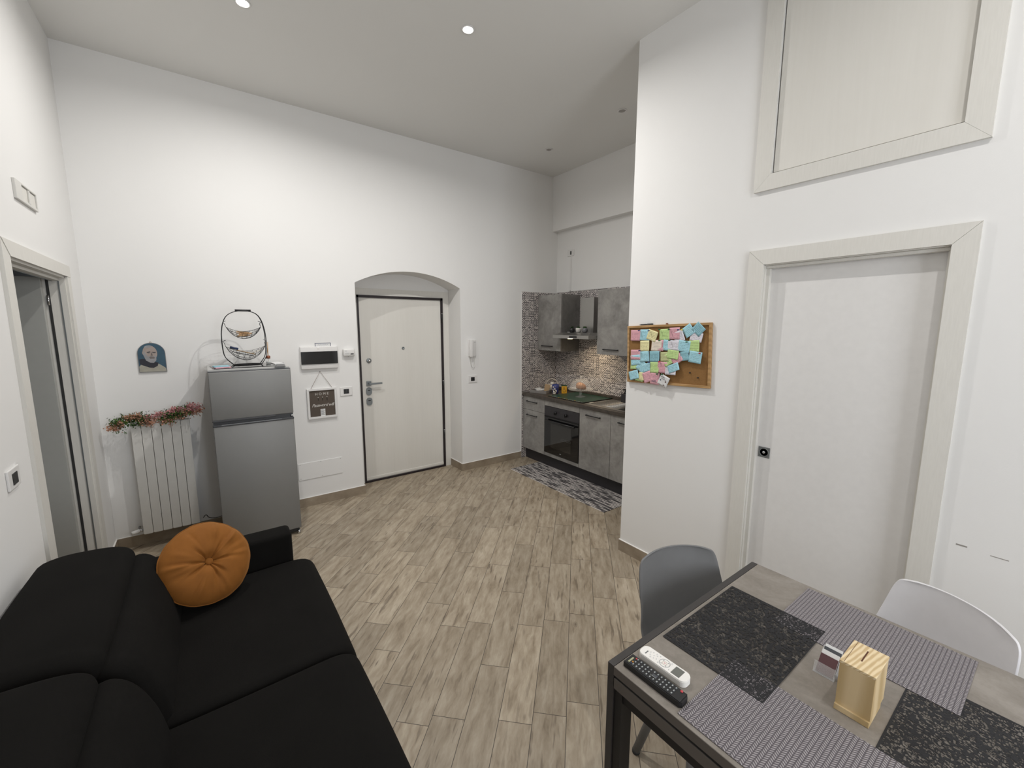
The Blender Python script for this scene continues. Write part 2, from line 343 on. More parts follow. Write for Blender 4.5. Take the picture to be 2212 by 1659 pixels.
# ------------------------------------------------------------------ mesh builder
BASE = {}
class MB:
    def __init__(s): s.v = []; s.f = []; s.sm = []
    def add(s, vs_, fs, smooth=False, T=None):
        o = len(s.v)
        for p in vs_:
            p = Vector(p)
            if T is not None: p = T @ p
            s.v.append(p)
        for f in fs: s.f.append([i + o for i in f]); s.sm.append(smooth)
        return s
    def box(s, x0, x1, y0, y1, z0, z1, bev=0, seg=2, T=None, smooth=False):
        x0, x1 = sorted((x0, x1)); y0, y1 = sorted((y0, y1)); z0, z1 = sorted((z0, z1))
        V = [(x0, y0, z0), (x1, y0, z0), (x1, y1, z0), (x0, y1, z0), (x0, y0, z1), (x1, y0, z1), (x1, y1, z1), (x0, y1, z1)]
        F = [(0, 3, 2, 1), (4, 5, 6, 7), (0, 1, 5, 4), (1, 2, 6, 5), (2, 3, 7, 6), (3, 0, 4, 7)]
        if bev <= 0: return s.add(V, F, False, T)
        bev = min(bev, .49 * min(x1 - x0, y1 - y0, z1 - z0))
        b = bmesh.new(); vv = [b.verts.new(p) for p in V]
        for f in F: b.faces.new([vv[i] for i in f])
        bmesh.ops.bevel(b, geom=b.edges[:], offset=bev, segments=seg, profile=.5, affect='EDGES')
        b.verts.index_update()
        s.add([tuple(v.co) for v in b.verts], [[v.index for v in f.verts] for f in b.faces], smooth or seg > 2, T); b.free(); return s
    def prism(s, poly, axis, a, b, T=None, smooth=False):
        # poly: 2-D points; axis: extrusion axis; the other two axes in xyz order
        n = len(poly); V = []
        for c in (a, b):
            for p in poly:
                q = list(p); q.insert(axis, c); V.append(tuple(q))
        F = [list(range(n))[::-1], list(range(n, 2 * n))] + [[i, (i + 1) % n, n + (i + 1) % n, n + i] for i in range(n)]
        o = len(s.sm); s.add(V, F, smooth, T)
        if smooth: s.sm[o] = s.sm[o + 1] = False
        return s
    def lathe(s, prof, seg=24, T=None, smooth=True, cap=True):
        n = len(prof); V = []; F = []
        for i in range(seg):
            a = 2 * math.pi * i / seg
            for r, z in prof: V.append((r * math.cos(a), r * math.sin(a), z))
        for i in range(seg):
            j = (i + 1) % seg
            for k in range(n - 1): F.append([i * n + k, j * n + k, j * n + k + 1, i * n + k + 1])
        if cap:
            if prof[0][0] > 1e-6: F.append([i * n for i in range(seg)][::-1])
            if prof[-1][0] > 1e-6: F.append([i * n + n - 1 for i in range(seg)])
        return s.add(V, F, smooth, T)
    def cyl(s, p0, p1, r0, r1=None, seg=16, smooth=True):
        r1 = r0 if r1 is None else r1
        p0 = Vector(p0); p1 = Vector(p1); d = p1 - p0; L = d.length
        T = Matrix.Translation(p0) @ d.to_track_quat('Z', 'Y').to_matrix().to_4x4()
        return s.lathe([(r0, 0), (r1, L)], seg, T, smooth)
    def tube(s, pts, r, seg=8, closed=False):
        pts = [Vector(p) for p in pts]; n = len(pts); V = []; F = []
        up = None
        for i, p in enumerate(pts):
            a = pts[(i - 1) % n] if (closed or i > 0) else p; b = pts[(i + 1) % n] if (closed or i < n - 1) else p
            t = (b - a).normalized() if (b - a).length > 1e-9 else Vector((0, 0, 1))
            if up is None:
                up = Vector((0, 0, 1)) if abs(t.z) < .9 else Vector((1, 0, 0))
            x = t.cross(up)
            if x.length < 1e-4: x = t.cross(Vector((0, 1, 0)))
            x.normalize(); up2 = x.cross(t).normalized(); up = up2
            rr = r[i] if isinstance(r, (list, tuple)) else r
            for k in range(seg):
                an = 2 * math.pi * k / seg; V.append(p + x * (rr * math.cos(an)) + up2 * (rr * math.sin(an)))
        m = n if closed else n - 1
        for i in range(m):
            j = (i + 1) % n
            for k in range(seg): F.append([i * seg + k, i * seg + (k + 1) % seg, j * seg + (k + 1) % seg, j * seg + k])
        if not closed: F += [list(range(seg))[::-1], [(n - 1) * seg + k for k in range(seg)]]
        return s.add(V, F, True)
    def ball(s, c, r, sx=1, sy=1, sz=1, seg=16, rings=8, T=None):
        prof = [(max(1e-5, math.sin(math.pi * k / rings)) if 0 < k < rings else 1e-5, -math.cos(math.pi * k / rings)) for k in range(rings + 1)]
        m = Matrix.Translation(Vector(c)) @ Matrix.Diagonal((r * sx, r * sy, r * sz, 1))
        return s.lathe(prof, seg, (T @ m) if T is not None else m, True, False)
    def grid(s, fn, nu, nv, smooth=True, T=None):
        V = [fn(i / nu, j / nv) for j in range(nv + 1) for i in range(nu + 1)]
        F = [[j * (nu + 1) + i, j * (nu + 1) + i + 1, (j + 1) * (nu + 1) + i + 1, (j + 1) * (nu + 1) + i] for j in range(nv) for i in range(nu)]
        return s.add(V, F, smooth, T)
    def build(s, name, m, parent=None, solid=0, off=-1, fix=True):
        me = bpy.data.meshes.new(name)
        base = BASE.get(parent.name, Vector((0, 0, 0))) if parent else Vector((0, 0, 0))
        me.from_pydata([tuple(v - base) for v in s.v], [], s.f)
        me.polygons.foreach_set('use_smooth', s.sm); me.update()
        if fix:
            b = bmesh.new(); b.from_mesh(me); bmesh.ops.recalc_face_normals(b, faces=b.faces[:]); b.to_mesh(me); b.free()
        me.materials.append(m)
        o = bpy.data.objects.new(name, me); COL.objects.link(o)
        if parent: o.parent = parent; BASE[o.name] = base
        if solid:
            md = o.modifiers.new('solid', 'SOLIDIFY'); md.thickness = solid; md.offset = off
        return o

def thing(name, label, cat, loc=(0, 0, 0), rot=(0, 0, 0), group=None, local=False, kind=None):
    o = bpy.data.objects.new(name, None); COL.objects.link(o); o.empty_display_size = .05
    o.location = loc; o.rotation_euler = rot
    if label: o['label'] = label
    if cat: o['category'] = cat
    if group: o['group'] = group
    if kind: o['kind'] = kind
    BASE[o.name] = Vector((0, 0, 0)) if (local or any(rot)) else Vector(loc)
    return o
def tag(o, label, cat, group=None):
    o['label'] = label; o['category'] = cat
    if group: o['group'] = group
    return o
def struct(o): o['kind'] = 'structure'; return o
def sroot(name, loc): return thing(name, None, None, loc, kind='structure')
def setorigin(o, loc):
    loc = Vector(loc)
    o.data.transform(Matrix.Translation(-loc)); o.location = loc; return o
def one(mb, name, m, label, cat, loc, group=None, **kw):
    return tag(setorigin(mb.build(name, m, None, **kw), loc), label, cat, group)
def text(txt, size, ext, mat, parent, T, name='lettering', shear=0, space=1.0):
    c = bpy.data.curves.new('tmp', 'FONT'); c.body = txt; c.size = size; c.extrude = ext; c.align_x = 'CENTER'; c.align_y = 'CENTER'; c.shear = shear; c.space_character = space; c.resolution_u = 3
    o = bpy.data.objects.new('tmp', c); COL.objects.link(o)
    bpy.context.view_layer.update()
    me = bpy.data.meshes.new_from_object(o.evaluated_get(bpy.context.evaluated_depsgraph_get()))
    bpy.data.objects.remove(o); me.transform(T)
    if parent: me.transform(Matrix.Translation(-BASE.get(parent.name, Vector())))
    me.materials.clear(); me.materials.append(mat)
    ob = bpy.data.objects.new(name, me); COL.objects.link(ob); ob.parent = parent
    if parent: BASE[ob.name] = BASE.get(parent.name, Vector())
    return ob
def on_back(x, y, z):    # text plane facing -y
    return Matrix.Translation((x, y, z)) @ Matrix.Rotation(R(90), 4, 'X')
def bez(P, n=10):
    out = []
    P = [Vector(p) for p in P]
    for i in range(len(P) - 1):
        p0 = P[max(0, i - 1)]; p1 = P[i]; p2 = P[i + 1]; p3 = P[min(len(P) - 1, i + 2)]
        for k in range(n):
            t = k / n
            out.append(.5 * ((2 * p1) + (p2 - p0) * t + (2 * p0 - 5 * p1 + 4 * p2 - p3) * t * t + (3 * p1 - p0 - 3 * p2 + p3) * t ** 3))
    out.append(P[-1]); return out

# ================================================================== ROOM SHELL
struct(MB().box(-2.4, 4.3, -2.5, 4.8, -.1, 0).build('floor', M['floor']))
struct(MB().box(-.8, 4.1, -2.45, 4.45, ZC, ZC + .1).build('ceiling', M['ceil']))

def arch_z(x):    # underside of the arch over the entrance niche
    xc, hw, rise, zs = 1.83, .59, .145, 2.163
    Rr = (hw * hw + rise * rise) / (2 * rise)
    return zs + rise - Rr + math.sqrt(max(0, Rr * Rr - (x - xc) ** 2))
NX0, NX1 = 1.243, 2.418
b = MB()
b.box(XL - .2, NX0, YA, YA + .295, 0, ZC); b.box(NX1, 4.1, YA, YA + .295, 0, ZC)
N = 28; xs = [NX0 + (NX1 - NX0) * i / N for i in range(N + 1)]
for i in range(N):
    b.prism([(xs[i], arch_z(xs[i])), (xs[i + 1], arch_z(xs[i + 1])), (xs[i + 1], ZC), (xs[i], ZC)], 1, YA, YA + .295)
b.box(1.0, 2.7, YD, YD + .12, 2.0, 2.5)
b.box(1.0, 1.30, YD, YD + .12, 0, 2.0); b.box(2.38, 2.7, YD, YD + .12, 0, 2.0)
struct(b.build('wall_back', M['wall']))
# left wall with the doorway
LY0, LY1, LZ = 2.87, 3.86, 2.052
b = MB()
b.box(XL - .12, XL, -2.45, LY0, 0, ZC); b.box(XL - .12, XL, LY1, YA, 0, ZC); b.box(XL - .12, XL, LY0, LY1, LZ, ZC)
struct(b.build('wall_left', M['wall']))
# right wall (room side) with pocket-door opening and overhead panel opening
DY0, DY1, DZ = .376, 1.097, 2.080
PY0, PY1, PZ0, PZ1 = .388, 1.099, 2.55, 3.50
b = MB(); X0, X1 = XR, XR + .11
b.box(X0, X1, -2.45, DY0, 0, ZC); b.box(X0, X1, 1.099, 2.0, 0, ZC); b.box(X0, X1, DY0, 1.099, DZ, PZ0)
b.box(X0, X1, DY0, 1.099, PZ1, ZC); b.box(X1 - .03, X1, DY0, 1.099, 0, ZC)
wr = struct(b.build('wall_right', M['wall']))
MB().box(XR - .0008, XR, .205, .238, .828, .834).box(XR - .0006, XR, .09, .14, .822, .825).build('scuff_mark', M['scuff'], wr)
# kitchen recess
struct(MB().box(X1, 4.1, 1.9, 2.0, 0, ZC).build('wall_alcove', M['wall']))
b = MB(); b.box(XK, 4.1, 2.0, YA, 0, ZC); b.box(3.813, XK, 2.0, YA, 2.965, ZC)
struct(b.build('wall_kitchen', M['wall']))
WX0, WX1, WZ0, WZ1 = .5, 1.8, .85, 2.65
b = MB(); b.box(-.8, WX0, -2.45, -2.3, 0, ZC); b.box(WX1, 2.63, -2.45, -2.3, 0, ZC); b.box(WX0, WX1, -2.45, -2.3, 0, WZ0); b.box(WX0, WX1, -2.45, -2.3, WZ1, ZC)
struct(b.build('wall_front', M['wall']))
wn = sroot('window_1', (1.15, -2.35, .85))
b = MB()
for x0, x1 in ((.5, .56), (1.74, 1.8), (1.12, 1.18)): b.box(x0, x1, -2.36, -2.31, WZ0, WZ1, .004)
b.box(.5, 1.8, -2.36, -2.31, WZ0, WZ0 + .06, .004); b.box(.5, 1.8, -2.36, -2.31, WZ1 - .06, WZ1, .004)
b.build('window_frame', M['white'], wn)
MB().box(.45, 1.85, -2.32, -2.24, WZ0 - .03, WZ0, .004).build('window_sill', M['white'], wn)
# hall behind the left doorway
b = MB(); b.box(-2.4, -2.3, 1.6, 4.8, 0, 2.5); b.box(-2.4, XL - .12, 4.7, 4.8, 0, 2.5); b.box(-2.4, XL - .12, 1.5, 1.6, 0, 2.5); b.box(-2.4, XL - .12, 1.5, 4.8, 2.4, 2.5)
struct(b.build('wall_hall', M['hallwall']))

# mosaic splashback (tile skin standing on both kitchen walls)
b = MB(); b.box(XM, XK - .006, YA - .006, YA, 0, 2.173); b.box(XK - .006, XK, 2.0, YA - .006, 0, 2.183)
struct(b.build('trim_1', M['mosaic']))
b = MB(); b.box(XM - .009, XM, YA - .008, YA, .09, 2.178); b.box(XM - .009, XK - .006, YA - .007, YA, 2.173, 2.180); b.box(XK - .008, XK, 4.045, YA - .007, 2.183, 2.189)
struct(b.build('trim_2', M['white']))
# skirting
def skirt(name, boxes):
    b = MB(); c = MB()
    for x0, x1, y0, y1 in boxes:
        b.box(x0, x1, y0, y1, 0, .087); c.box(x0, x1, y0, y1, .087, .0905)
    o = struct(b.build(name, M['skirt'])); c.build('caulk_line', M['caulk'], o)
S = .009
skirt('baseboard_back', [(XL, NX0, YA - S, YA), (NX0, NX0 + S, YA - S, YD - .02), (NX1 - S, NX1, YA - S, YD - .012), (NX1, XM - .009, YA - S, YA)])
skirt('baseboard_left', [(XL, XL + S, 3.94, YA - S), (XL, XL + S, -2.3, 2.76)])
skirt('baseboard_right', [(XR - S, XR, 1.176, 2.0), (XR - S, X1, 2.0, 2.0 + S), (XR - S, XR, -2.3, .296)])

# casings (mitred boards)
def casing(name, P, Y0, Y1, Z0, Z1, wd, th, sides, xs_=1, mat='trim', extra=None):
    # boards in a YZ plane at x = P, standing proud by th towards xs_; opening Y0..Y1, Z0..Z1
    g = .0007; o = sroot(name, (P, (Y0 + Y1) / 2, 0)); a0, a1 = P, P + xs_ * th
    def pr(poly, nm):
        MB().prism(poly, 0, a0, a1).build(nm, M[mat], o)
    zb = Z0 - wd if 'b' in sides else Z0
    if 'l' in sides: pr([(Y1, Z0 if 'b' not in sides else Z0 + 0), (Y1 + wd, zb), (Y1 + wd, Z1 + wd - g), (Y1, Z1 - g)], 'side_board')
    if 'r' in sides: pr([(Y0 - wd, zb), (Y0, Z0), (Y0, Z1 - g), (Y0 - wd, Z1 + wd - g)], 'side_board')
    if 't' in sides: pr([(Y0, Z1 + g), (Y1, Z1 + g), (Y1 + wd, Z1 + wd + g), (Y0 - wd, Z1 + wd + g)], 'head_board')
    if 'b' in sides: pr([(Y0 - wd, Z0 - wd - g), (Y1 + wd, Z0 - wd - g), (Y1, Z0 - g), (Y0, Z0 - g)], 'sill_board')
    return o
casing('trim_3', XR, DY0, DY1, 0, DZ, .079, .016, 'lrt', -1)
casing('trim_4', XR, PY0, PY1, PZ0, PZ1, .080, .016, 'lrtb', -1)
# left doorway casing: near leg is wider
o = sroot('trim_5', (XL, 3.3, 0))
MB().prism([(2.76, 0), (LY0, 0), (LY0, LZ), (2.78, LZ + .07)], 0, XL, XL + .014).build('side_board', M['trim'], o)
MB().prism([(LY1, 0), (3.94, 0), (3.94, LZ - .001), (LY1, LZ - .001)], 0, XL, XL + .014).build('side_board', M['trim'], o)
MB().prism([(LY0, LZ), (3.94, LZ), (3.94, LZ + .07), (2.782, LZ + .07)], 0, XL, XL + .016).build('head_board', M['trim'], o)
b = MB()
b.box(XL - .12, XL + .001, LY0 - .0, LY0 + .008, 0, LZ); b.box(XL - .12, XL + .001, LY1 - .008, LY1, 0, LZ)
b.box(XL - .12, XL + .001, LY0, LY1, LZ - .012, LZ); b.box(XL - .06, XL - .025, LY0, LY1, LZ - .03, LZ - .012, .003)
b.build('jamb_lining', M['trim'], o)
MB().box(XL - .031, XL - .025, LY1 - .012, LY1 - .008, 0, LZ - .03).box(XL - .06, XL - .054, LY0, LY1, LZ - .034, LZ - .030).build('gasket', M['grit'], o)
dl = sroot('door_2', (-.77, 3.80, 0))
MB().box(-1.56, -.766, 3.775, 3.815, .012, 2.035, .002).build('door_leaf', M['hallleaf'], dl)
MB().box(-.760, -.747, 3.8495, 3.8525, 0, 2.035).build('gap_shade_strip', M['foot'], dl)  # dark strip on the jamb, stands in for the shade of the hinge gap
for z in (.20, 1.90):
    MB().cyl((-.756, 3.842, z - .03), (-.756, 3.842, z + .03), .006, seg=10).build('hinge', M['chrome'], dl)

# pocket door in the right wall
dr = sroot('door_3', (XR, .74, 0))
b = MB()
b.box(XR - .001, XR + .085, DY1 - .004, DY1 + .002, 0, DZ); b.box(XR + .020, XR + .046, DY1 - .022, DY1, 0, DZ - .02, .001)
b.box(XR - .001, XR + .085, DY0 - .002, DY0 + .004, 0, DZ); b.box(XR + .022, XR + .040, DY0 + .004, DY0 + .012, 0, DZ - .02)
b.box(XR - .001, XR + .085, DY0, DY1, DZ - .004, DZ + .002); b.box(XR + .012, XR + .038, DY0 + .004, DY1 - .004, DZ - .020, DZ - .004, .003)
b.build('jamb_lining', M['trim'], dr)
MB().box(XR + .046, XR + .080, DY0 - .03, DY1 + .03, .008, DZ - .005).build('door_leaf', M['white'], dr)
hb = MB().box(XR + .043, XR + .047, 1.006, 1.068, .995, 1.057, .002).build('pull_plate', M['pull'], dr)
T = Matrix.Translation((XR + .043, 1.037, 1.026)) @ Matrix.Rotation(R(-90), 4, 'Y')
MB().lathe([(.026, 0), (.026, .002), (.022, .002), (.021, -.0005), (1e-4, -.0005)], 32, T).build('pull_ring', M['pull'], hb)
MB().lathe([(.008, 0), (.007, .003), (1e-4, .003)], 16, T).build('pull_centre', M['chrome'], hb)
# overhead panel
wp = sroot('door_4', (XR, .74, PZ0))
MB().box(XR + .004, XR + .02, PY0 + .003, PY1 - .007, PZ0 + .008, PZ1 - .003).build('panel', M['leaf'], wp)
MB().box(XR + .021, XR + .024, PY0, PY1, PZ0, PZ1).build('gap_shadow', M['dark'], wp)

# entrance door in the niche
de = sroot('door_1', (1.83, YD, 0))
b = MB(); g = .0008
b.prism([(2.334, 0), (2.416, 0), (2.416, 2.139), (2.334, 2.067)], 1, YD - .010, YD + .002)
b.prism([(1.245, 0), (1.334, 0), (1.334, 2.067), (1.250, 2.139)], 1, YD - .010, YD + .002)
b.build('side_casing', M['trim'], de)
MB().prism([(1.334, 2.067 + g), (2.334, 2.067 + g), (2.416, 2.14), (1.250, 2.14)], 1, YD - .012, YD + .002).build('head_casing', M['trim'], de)
b = MB()
b.box(1.334, 1.352, YD - .022, YD + .03, .0, 2.067); b.box(2.306, 2.334, YD - .022, YD + .03, .0, 2.067); b.box(1.334, 2.334, YD - .022, YD + .03, 2.040, 2.067); b.box(1.334, 2.334, YD - .024, YD + .03, .0, .022, .003)
b.build('steel_frame', M['doorblack'], de)
MB().box(1.350, 2.308, YD - .010, YD + .04, .02, 2.042, .002).build('door_leaf', M['leaf'], de)
MB().box(1.350, 2.308, YD - .016, YD - .008, .03, .06, .003).build('draught_strip', M['leaf'], de)
yl = YD - .011
for z in (1.833, 1.03, .42):
    h = MB().cyl((2.316, YD - .03, z - .05), (2.316, YD - .03, z + .05), .008, seg=10).build('hinge', M['black'], de)
    MB().cyl((2.316, YD - .03, z + .05), (2.316, YD - .03, z + .056), .0085, seg=10).build('hinge_cap', M['chrome'], h)
def yT(x, z, y=yl): return Matrix.Translation((x, y, z)) @ Matrix.Rotation(R(90), 4, 'X')
MB().lathe([(.016, 0), (.016, .005), (.011, .006), (.009, .003), (1e-4, .003)], 24, yT(1.829, 1.492)).build('peephole', M['grit'], de)
k = MB().lathe([(.026, 0), (.026, .006), (.020, .008)], 28, yT(1.436, 1.368)).build('knob_rose', M['grit'], de)
MB().lathe([(.012, .008), (.014, .02), (.010, .026), (1e-4, .027)], 20, yT(1.436, 1.368)).build('turn_knob', M['chrome'], k)
hd = MB().box(1.397, 1.449, yl - .010, yl, 1.093, 1.145, .002).build('handle_rose', M['grit'], de)
b = MB(); b.cyl((1.423, yl - .008, 1.119), (1.423, yl - .050, 1.119), .010); b.box(1.413, 1.556, yl - .058, yl - .044, 1.109, 1.129, .003)
b.build('lever', M['grit'], hd)
def pill(hw, hh, r, n=8):
    out = []
    for cx_, cz, a0 in ((hw - r, hh - r, 0), (-hw + r, hh - r, 90), (-hw + r, -hh + r, 180), (hw - r, -hh + r, 270)):
        for k in range(n + 1):
            a = R(a0 + 90 * k / n); out.append((cx_ + r * math.cos(a), cz + r * math.sin(a)))
    return out
for z in (1.033, .920):
    e = MB().prism([(1.421 + x, z + y) for x, y in pill(.031, .043, .030)], 1, yl - .010, yl).build('lock_escutcheon', M['grit'], de)
    MB().prism([(1.421 + x, z + .010 + y) for x, y in pill(.014, .0045, .004, 3)], 1, yl - .0115, yl - .009).build('keyhole_cover', M['black'], e)

# ================================================================== CEILING SPOTS
def downlight(x, y, lit, label):
    t = thing('recessed_spotlight', label, 'spotlight', (x, y, ZC), group='recessed ceiling spotlights')
    T = Matrix.Translation((x, y, ZC))
    MB().lathe([(.030, -.0005), (.043, -.0005), (.044, -.003), (.040, -.006), (.032, -.005), (.030, -.001)], 28, T, cap=False).build('trim_ring', M['white'], t)
    T2 = T
    MB().lathe([(.030, -.0012), (1e-4, -.0012)], 28, T2, cap=False).build('lens', M['bulb'] if lit else M['lensoff'], t)
    if lit:
        a = area('spot_lamp', (x, y, ZC - .008), (0, 0, 0), .06, .06, SPOT_W * (.5 if y < 1 else (1.15 if x > 1 else .72)), (1, .975, .94), 'DISK', SPREAD)
        a.data.use_shadow = True
    return t
LB = ['lit recessed ceiling spot at the top left, over the fridge side', 'lit recessed ceiling spot in the middle of the room, before the entrance arch', 'lit ceiling spot above the dining table']
for (x, y), lb in zip(SPOTS_LIT, LB): downlight(x, y, True, lb)
for (x, y), lb in zip(SPOTS_OFF, ['unlit recessed spot in the kitchen ceiling, nearer the right wall edge', 'unlit recessed spot in the kitchen ceiling, nearer the back corner']): downlight(x, y, False, lb)

# ================================================================== FRIDGE
t = thing('refrigerator', 'silver grey two door fridge freezer standing beside the radiator', 'fridge', (.277, 4.02, 0))
MB().box(.012, .540, 3.815, 4.285, .03, 1.412, .004).build('cabinet', M['fridge'], t)
MB().box(.006, .546, 3.800, 4.285, 1.406, 1.420, .003).build('top_cover', M['topgrey'], t)
fd = MB().box(.006, .547, 3.761, 3.812, 1.042, 1.404, .006, 3).build('freezer_door', M['fridge'], t)
MB().tube([(.259, 3.7606, 1.342), (.265, 3.7606, 1.341), (.264, 3.7606, 1.334), (.260, 3.7606, 1.330)], .0008, 5).build('logo_mark', M['keyw'], fd)
MB().box(.006, .547, 3.763, 3.80, 1.404, 1.409).build('door_edge_trim', M['fridgedark'], fd)
MB().box(.008, .547, 3.761, 3.812, .055, .996, .006, 3).build('fridge_door', M['fridge'], t)
b = MB(); b.box(.010, .545, 3.780, 3.81, .996, 1.042); b.box(.006, .548, 3.757, 3.785, .994, 1.010, .003); b.box(.006, .42, 3.757, 3.775, 1.030, 1.044, .003)
hs = b.build('door_handle_strip', M['fridgedark'], t)
MB().box(.06, .46, 3.756, 3.760, 1.003, 1.008).build('handle_highlight', M['grey'], hs)
MB().cyl((.535, 3.772, 1.012), (.535, 3.772, 1.030), .008, seg=12).build('hinge_pin', M['chrome'], t)
MB().box(.02, .535, 3.79, 4.27, .018, .055).build('base_plinth', M['black'], t)
for x in (.035, .528):
    for y in (3.782, 4.25): MB().cyl((x, y, 0), (x, y, .03), .013, seg=14).build('foot', M['chrome'] if y < 4 else M['foot'], t)

# things on the fridge
def rbox(cx_, cy_, z0, z1, sx, sy, ang, bev=.001): 
    T = Matrix.Translation((cx_, cy_, 0)) @ Matrix.Rotation(R(ang), 4, 'Z')
    return MB().box(-sx / 2, sx / 2, -sy / 2, sy / 2, z0, z1, bev, 2, T)
ZF = 1.420
one(rbox(.245, 4.00, ZF, ZF + .006, .42, .30, 5, .002), 'glass_tray', M['glassblack'], 'thin black glass tray lying on top of the fridge', 'tray', (.245, 4.0, ZF))
t = thing('sticky_note_block', 'light blue and pink sticky note block on the front left of the fridge top', 'notepad', (.098, 3.865, ZF + .006))
rbox(.098, 3.875, ZF + .0062, ZF + .014, .10, .085, 14).build('pink_sheets', NOTE['pink'], t)
rbox(.094, 3.885, ZF + .014, ZF + .022, .10, .08, 8).build('blue_sheets', NOTE['blue'], t)
one(rbox(.497, 3.965, ZF, ZF + .004, .075, .40, -6).add([], []), 'leaflet', M['fridgedark'], 'dark leaflet lying at the right edge of the fridge top', 'leaflet', (.497, 3.965, ZF))
one(rbox(.492, 4.08, ZF + .0042, ZF + .012, .07, .21, 4), 'leaflet', M['paper'], 'pale printed leaflet on the dark one at the back right of the fridge top', 'leaflet', (.492, 4.08, ZF + .004))
t = thing('reed_diffuser', 'small glass reed diffuser with copper cap on the fridge', 'diffuser', (.432, 4.085, ZF + .006))
T = Matrix.Translation((.432, 4.085, ZF + .006))
MB().lathe([(.018, 0), (.021, .004), (.021, .028), (.013, .038), (.012, .045)], 20, T).build('glass_bottle', M['glassc'], t)
MB().lathe([(1e-4, .003), (.017, .003), (.017, .018), (1e-4, .018)], 20, T).build('perfume_oil', M['keyw'], t)
MB().lathe([(.016, .043), (.017, .064), (.013, .068), (1e-4, .068)], 20, T).build('cap', M['terracotta'], t)
for dx, dy in ((-.004, 0), (.006, .004), (0, -.005)): MB().tube([(.432, 4.085, ZF + .02), (.432 + dx, 4.085 + dy, ZF + .19)], .0016, 6).build('reed', M['reed'], t)

t = thing('fruit_basket_stand', 'black wire two tier hanging basket stand on top of the fridge', 'basket stand', (.28, 4.10, ZF + .006))
BY = 4.10; ZB = ZF + .010
for sgn in (-1, 1):
    P = [(.187, .055), (.135, .045), (.121, .040), (.123, .030), (.150, .020), (.200, .012), (.277, .007), (.355, .012), (.398, .020), (.421, .030), (.425, .040), (.415, .045), (.378, .055)]
    Z = [1.428, 1.49, 1.57, 1.70, 1.80, 1.848, 1.864, 1.850, 1.80, 1.70, 1.57, 1.49, 1.428]
    pts = bez([(p[0], BY + sgn * p[1], z) for p, z in zip(P, Z)], 5)
    MB().tube(pts, .0030, 8).build('wire_frame', M['matblack'], t)
MB().tube([(.282 + .098 * math.cos(a), BY + .058 * math.sin(a), ZB - .001) for a in [2 * math.pi * i / 32 for i in range(32)]], .0032, 8, True).build('base_ring', M['matblack'], t)
MB().tube([(.225, BY, 1.867), (.335, BY, 1.867)], .0085, 10).build('carry_grip', M['matblack'], t)
def hammock(xa, xb, zt, zl, hk, wd):
    bk = MB()
    xm = (xa + xb) / 2
    for k in range(9):
        ph = R(-90 + 180 * k / 8)
        pts = []
        for i in range(17):
            s_ = -1 + 2 * i / 16; c = (1 - s_ * s_) ** .8
            sag = (zt - zl) * c
            x = xm + s_ * (xb - xa) / 2; rim = (zt - zl) * .38 * (1 - s_ * s_)
            pts.append((x, BY + math.sin(ph) * wd * c, zt - rim - (sag - rim) * math.cos(ph)))
        bk.tube(pts, .0013, 5)
    for q in (-.7, -.42, -.14, .14, .42, .7):
        pts = []
        for k in range(13):
            ph = R(-90 + 180 * k / 12); s_ = q + .06 * math.sin(3 * ph); c = (1 - s_ * s_) ** .8; rim = (zt - zl) * .38 * (1 - s_ * s_)
            pts.append((xm + s_ * (xb - xa) / 2, BY + math.sin(ph) * wd * c, zt - rim - ((zt - zl) * c - rim) * math.cos(ph)))
        bk.tube(pts, .0011, 5)
    o = bk.build('wire_basket', M['matblack'], t)
    for x, xh, sx in ((xa, hk[0], 1), (xb, hk[1], -1)):
        for yy in (-.018, .018):
            MB().tube([(x, BY, zt), (xh + sx * .004, BY + yy, hk[2] - .012), (xh - sx * .006, BY + yy, hk[2]), (xh + sx * .014, BY + yy, hk[2] + .010)], .0016, 6).build('hook', M['matblack'], o)
hammock(.155, .397, 1.733, 1.638, (.143, .394, 1.772), .075)
hammock(.142, .419, 1.578, 1.463, (.131, .422, 1.618), .085)
for k in range(7):
    a = R(random.uniform(-25, 25)); cx_, cy_, cz = .275 + random.uniform(-.012, .012), BY + random.uniform(-.02, .02), 1.660 + k * .0055
    L = .045
    o = MB().box(-L, L, -.009, .009, -.0035, .0035, .001, 2, Matrix.Rotation(a, 4, 'Z') @ Matrix.Rotation(R(random.uniform(-8, 8)), 4, 'Y')).build('wooden_piece', M['reed'])
    o.location = (cx_, cy_, cz); tag(o, 'thin flat light brown wooden piece in the upper wire basket', 'wooden piece', 'wooden pieces in the upper basket')
def rod(name, m, lb, cat, a, b_, r):
    o = MB().tube([Vector(a) - Vector(a), Vector(b_) - Vector(a)], r, 8).build(name, m); o.location = a; return tag(o, lb, cat)
rod('hairbrush', M['blue'], 'dark blue handled utensil at the left end of the lower wire basket', 'utensil', (.170, BY - .005, 1.573), (.225, BY - .01, 1.556), .009)
rod('wooden_stick', M['tan'], 'long pale stick lying across the lower wire basket, topmost', 'stick', (.215, BY + .01, 1.545), (.345, BY + .02, 1.507), .0045)
rod('grey_stick', M['grey'], 'long grey stick lying across the lower wire basket, below the pale one', 'stick', (.205, BY - .02, 1.532), (.330, BY - .01, 1.495), .004)
rod('short_stick', M['cream'], 'short cream stick at the right of the lower wire basket', 'stick', (.32, BY - .02, 1.523), (.385, BY - .015, 1.543), .0035)

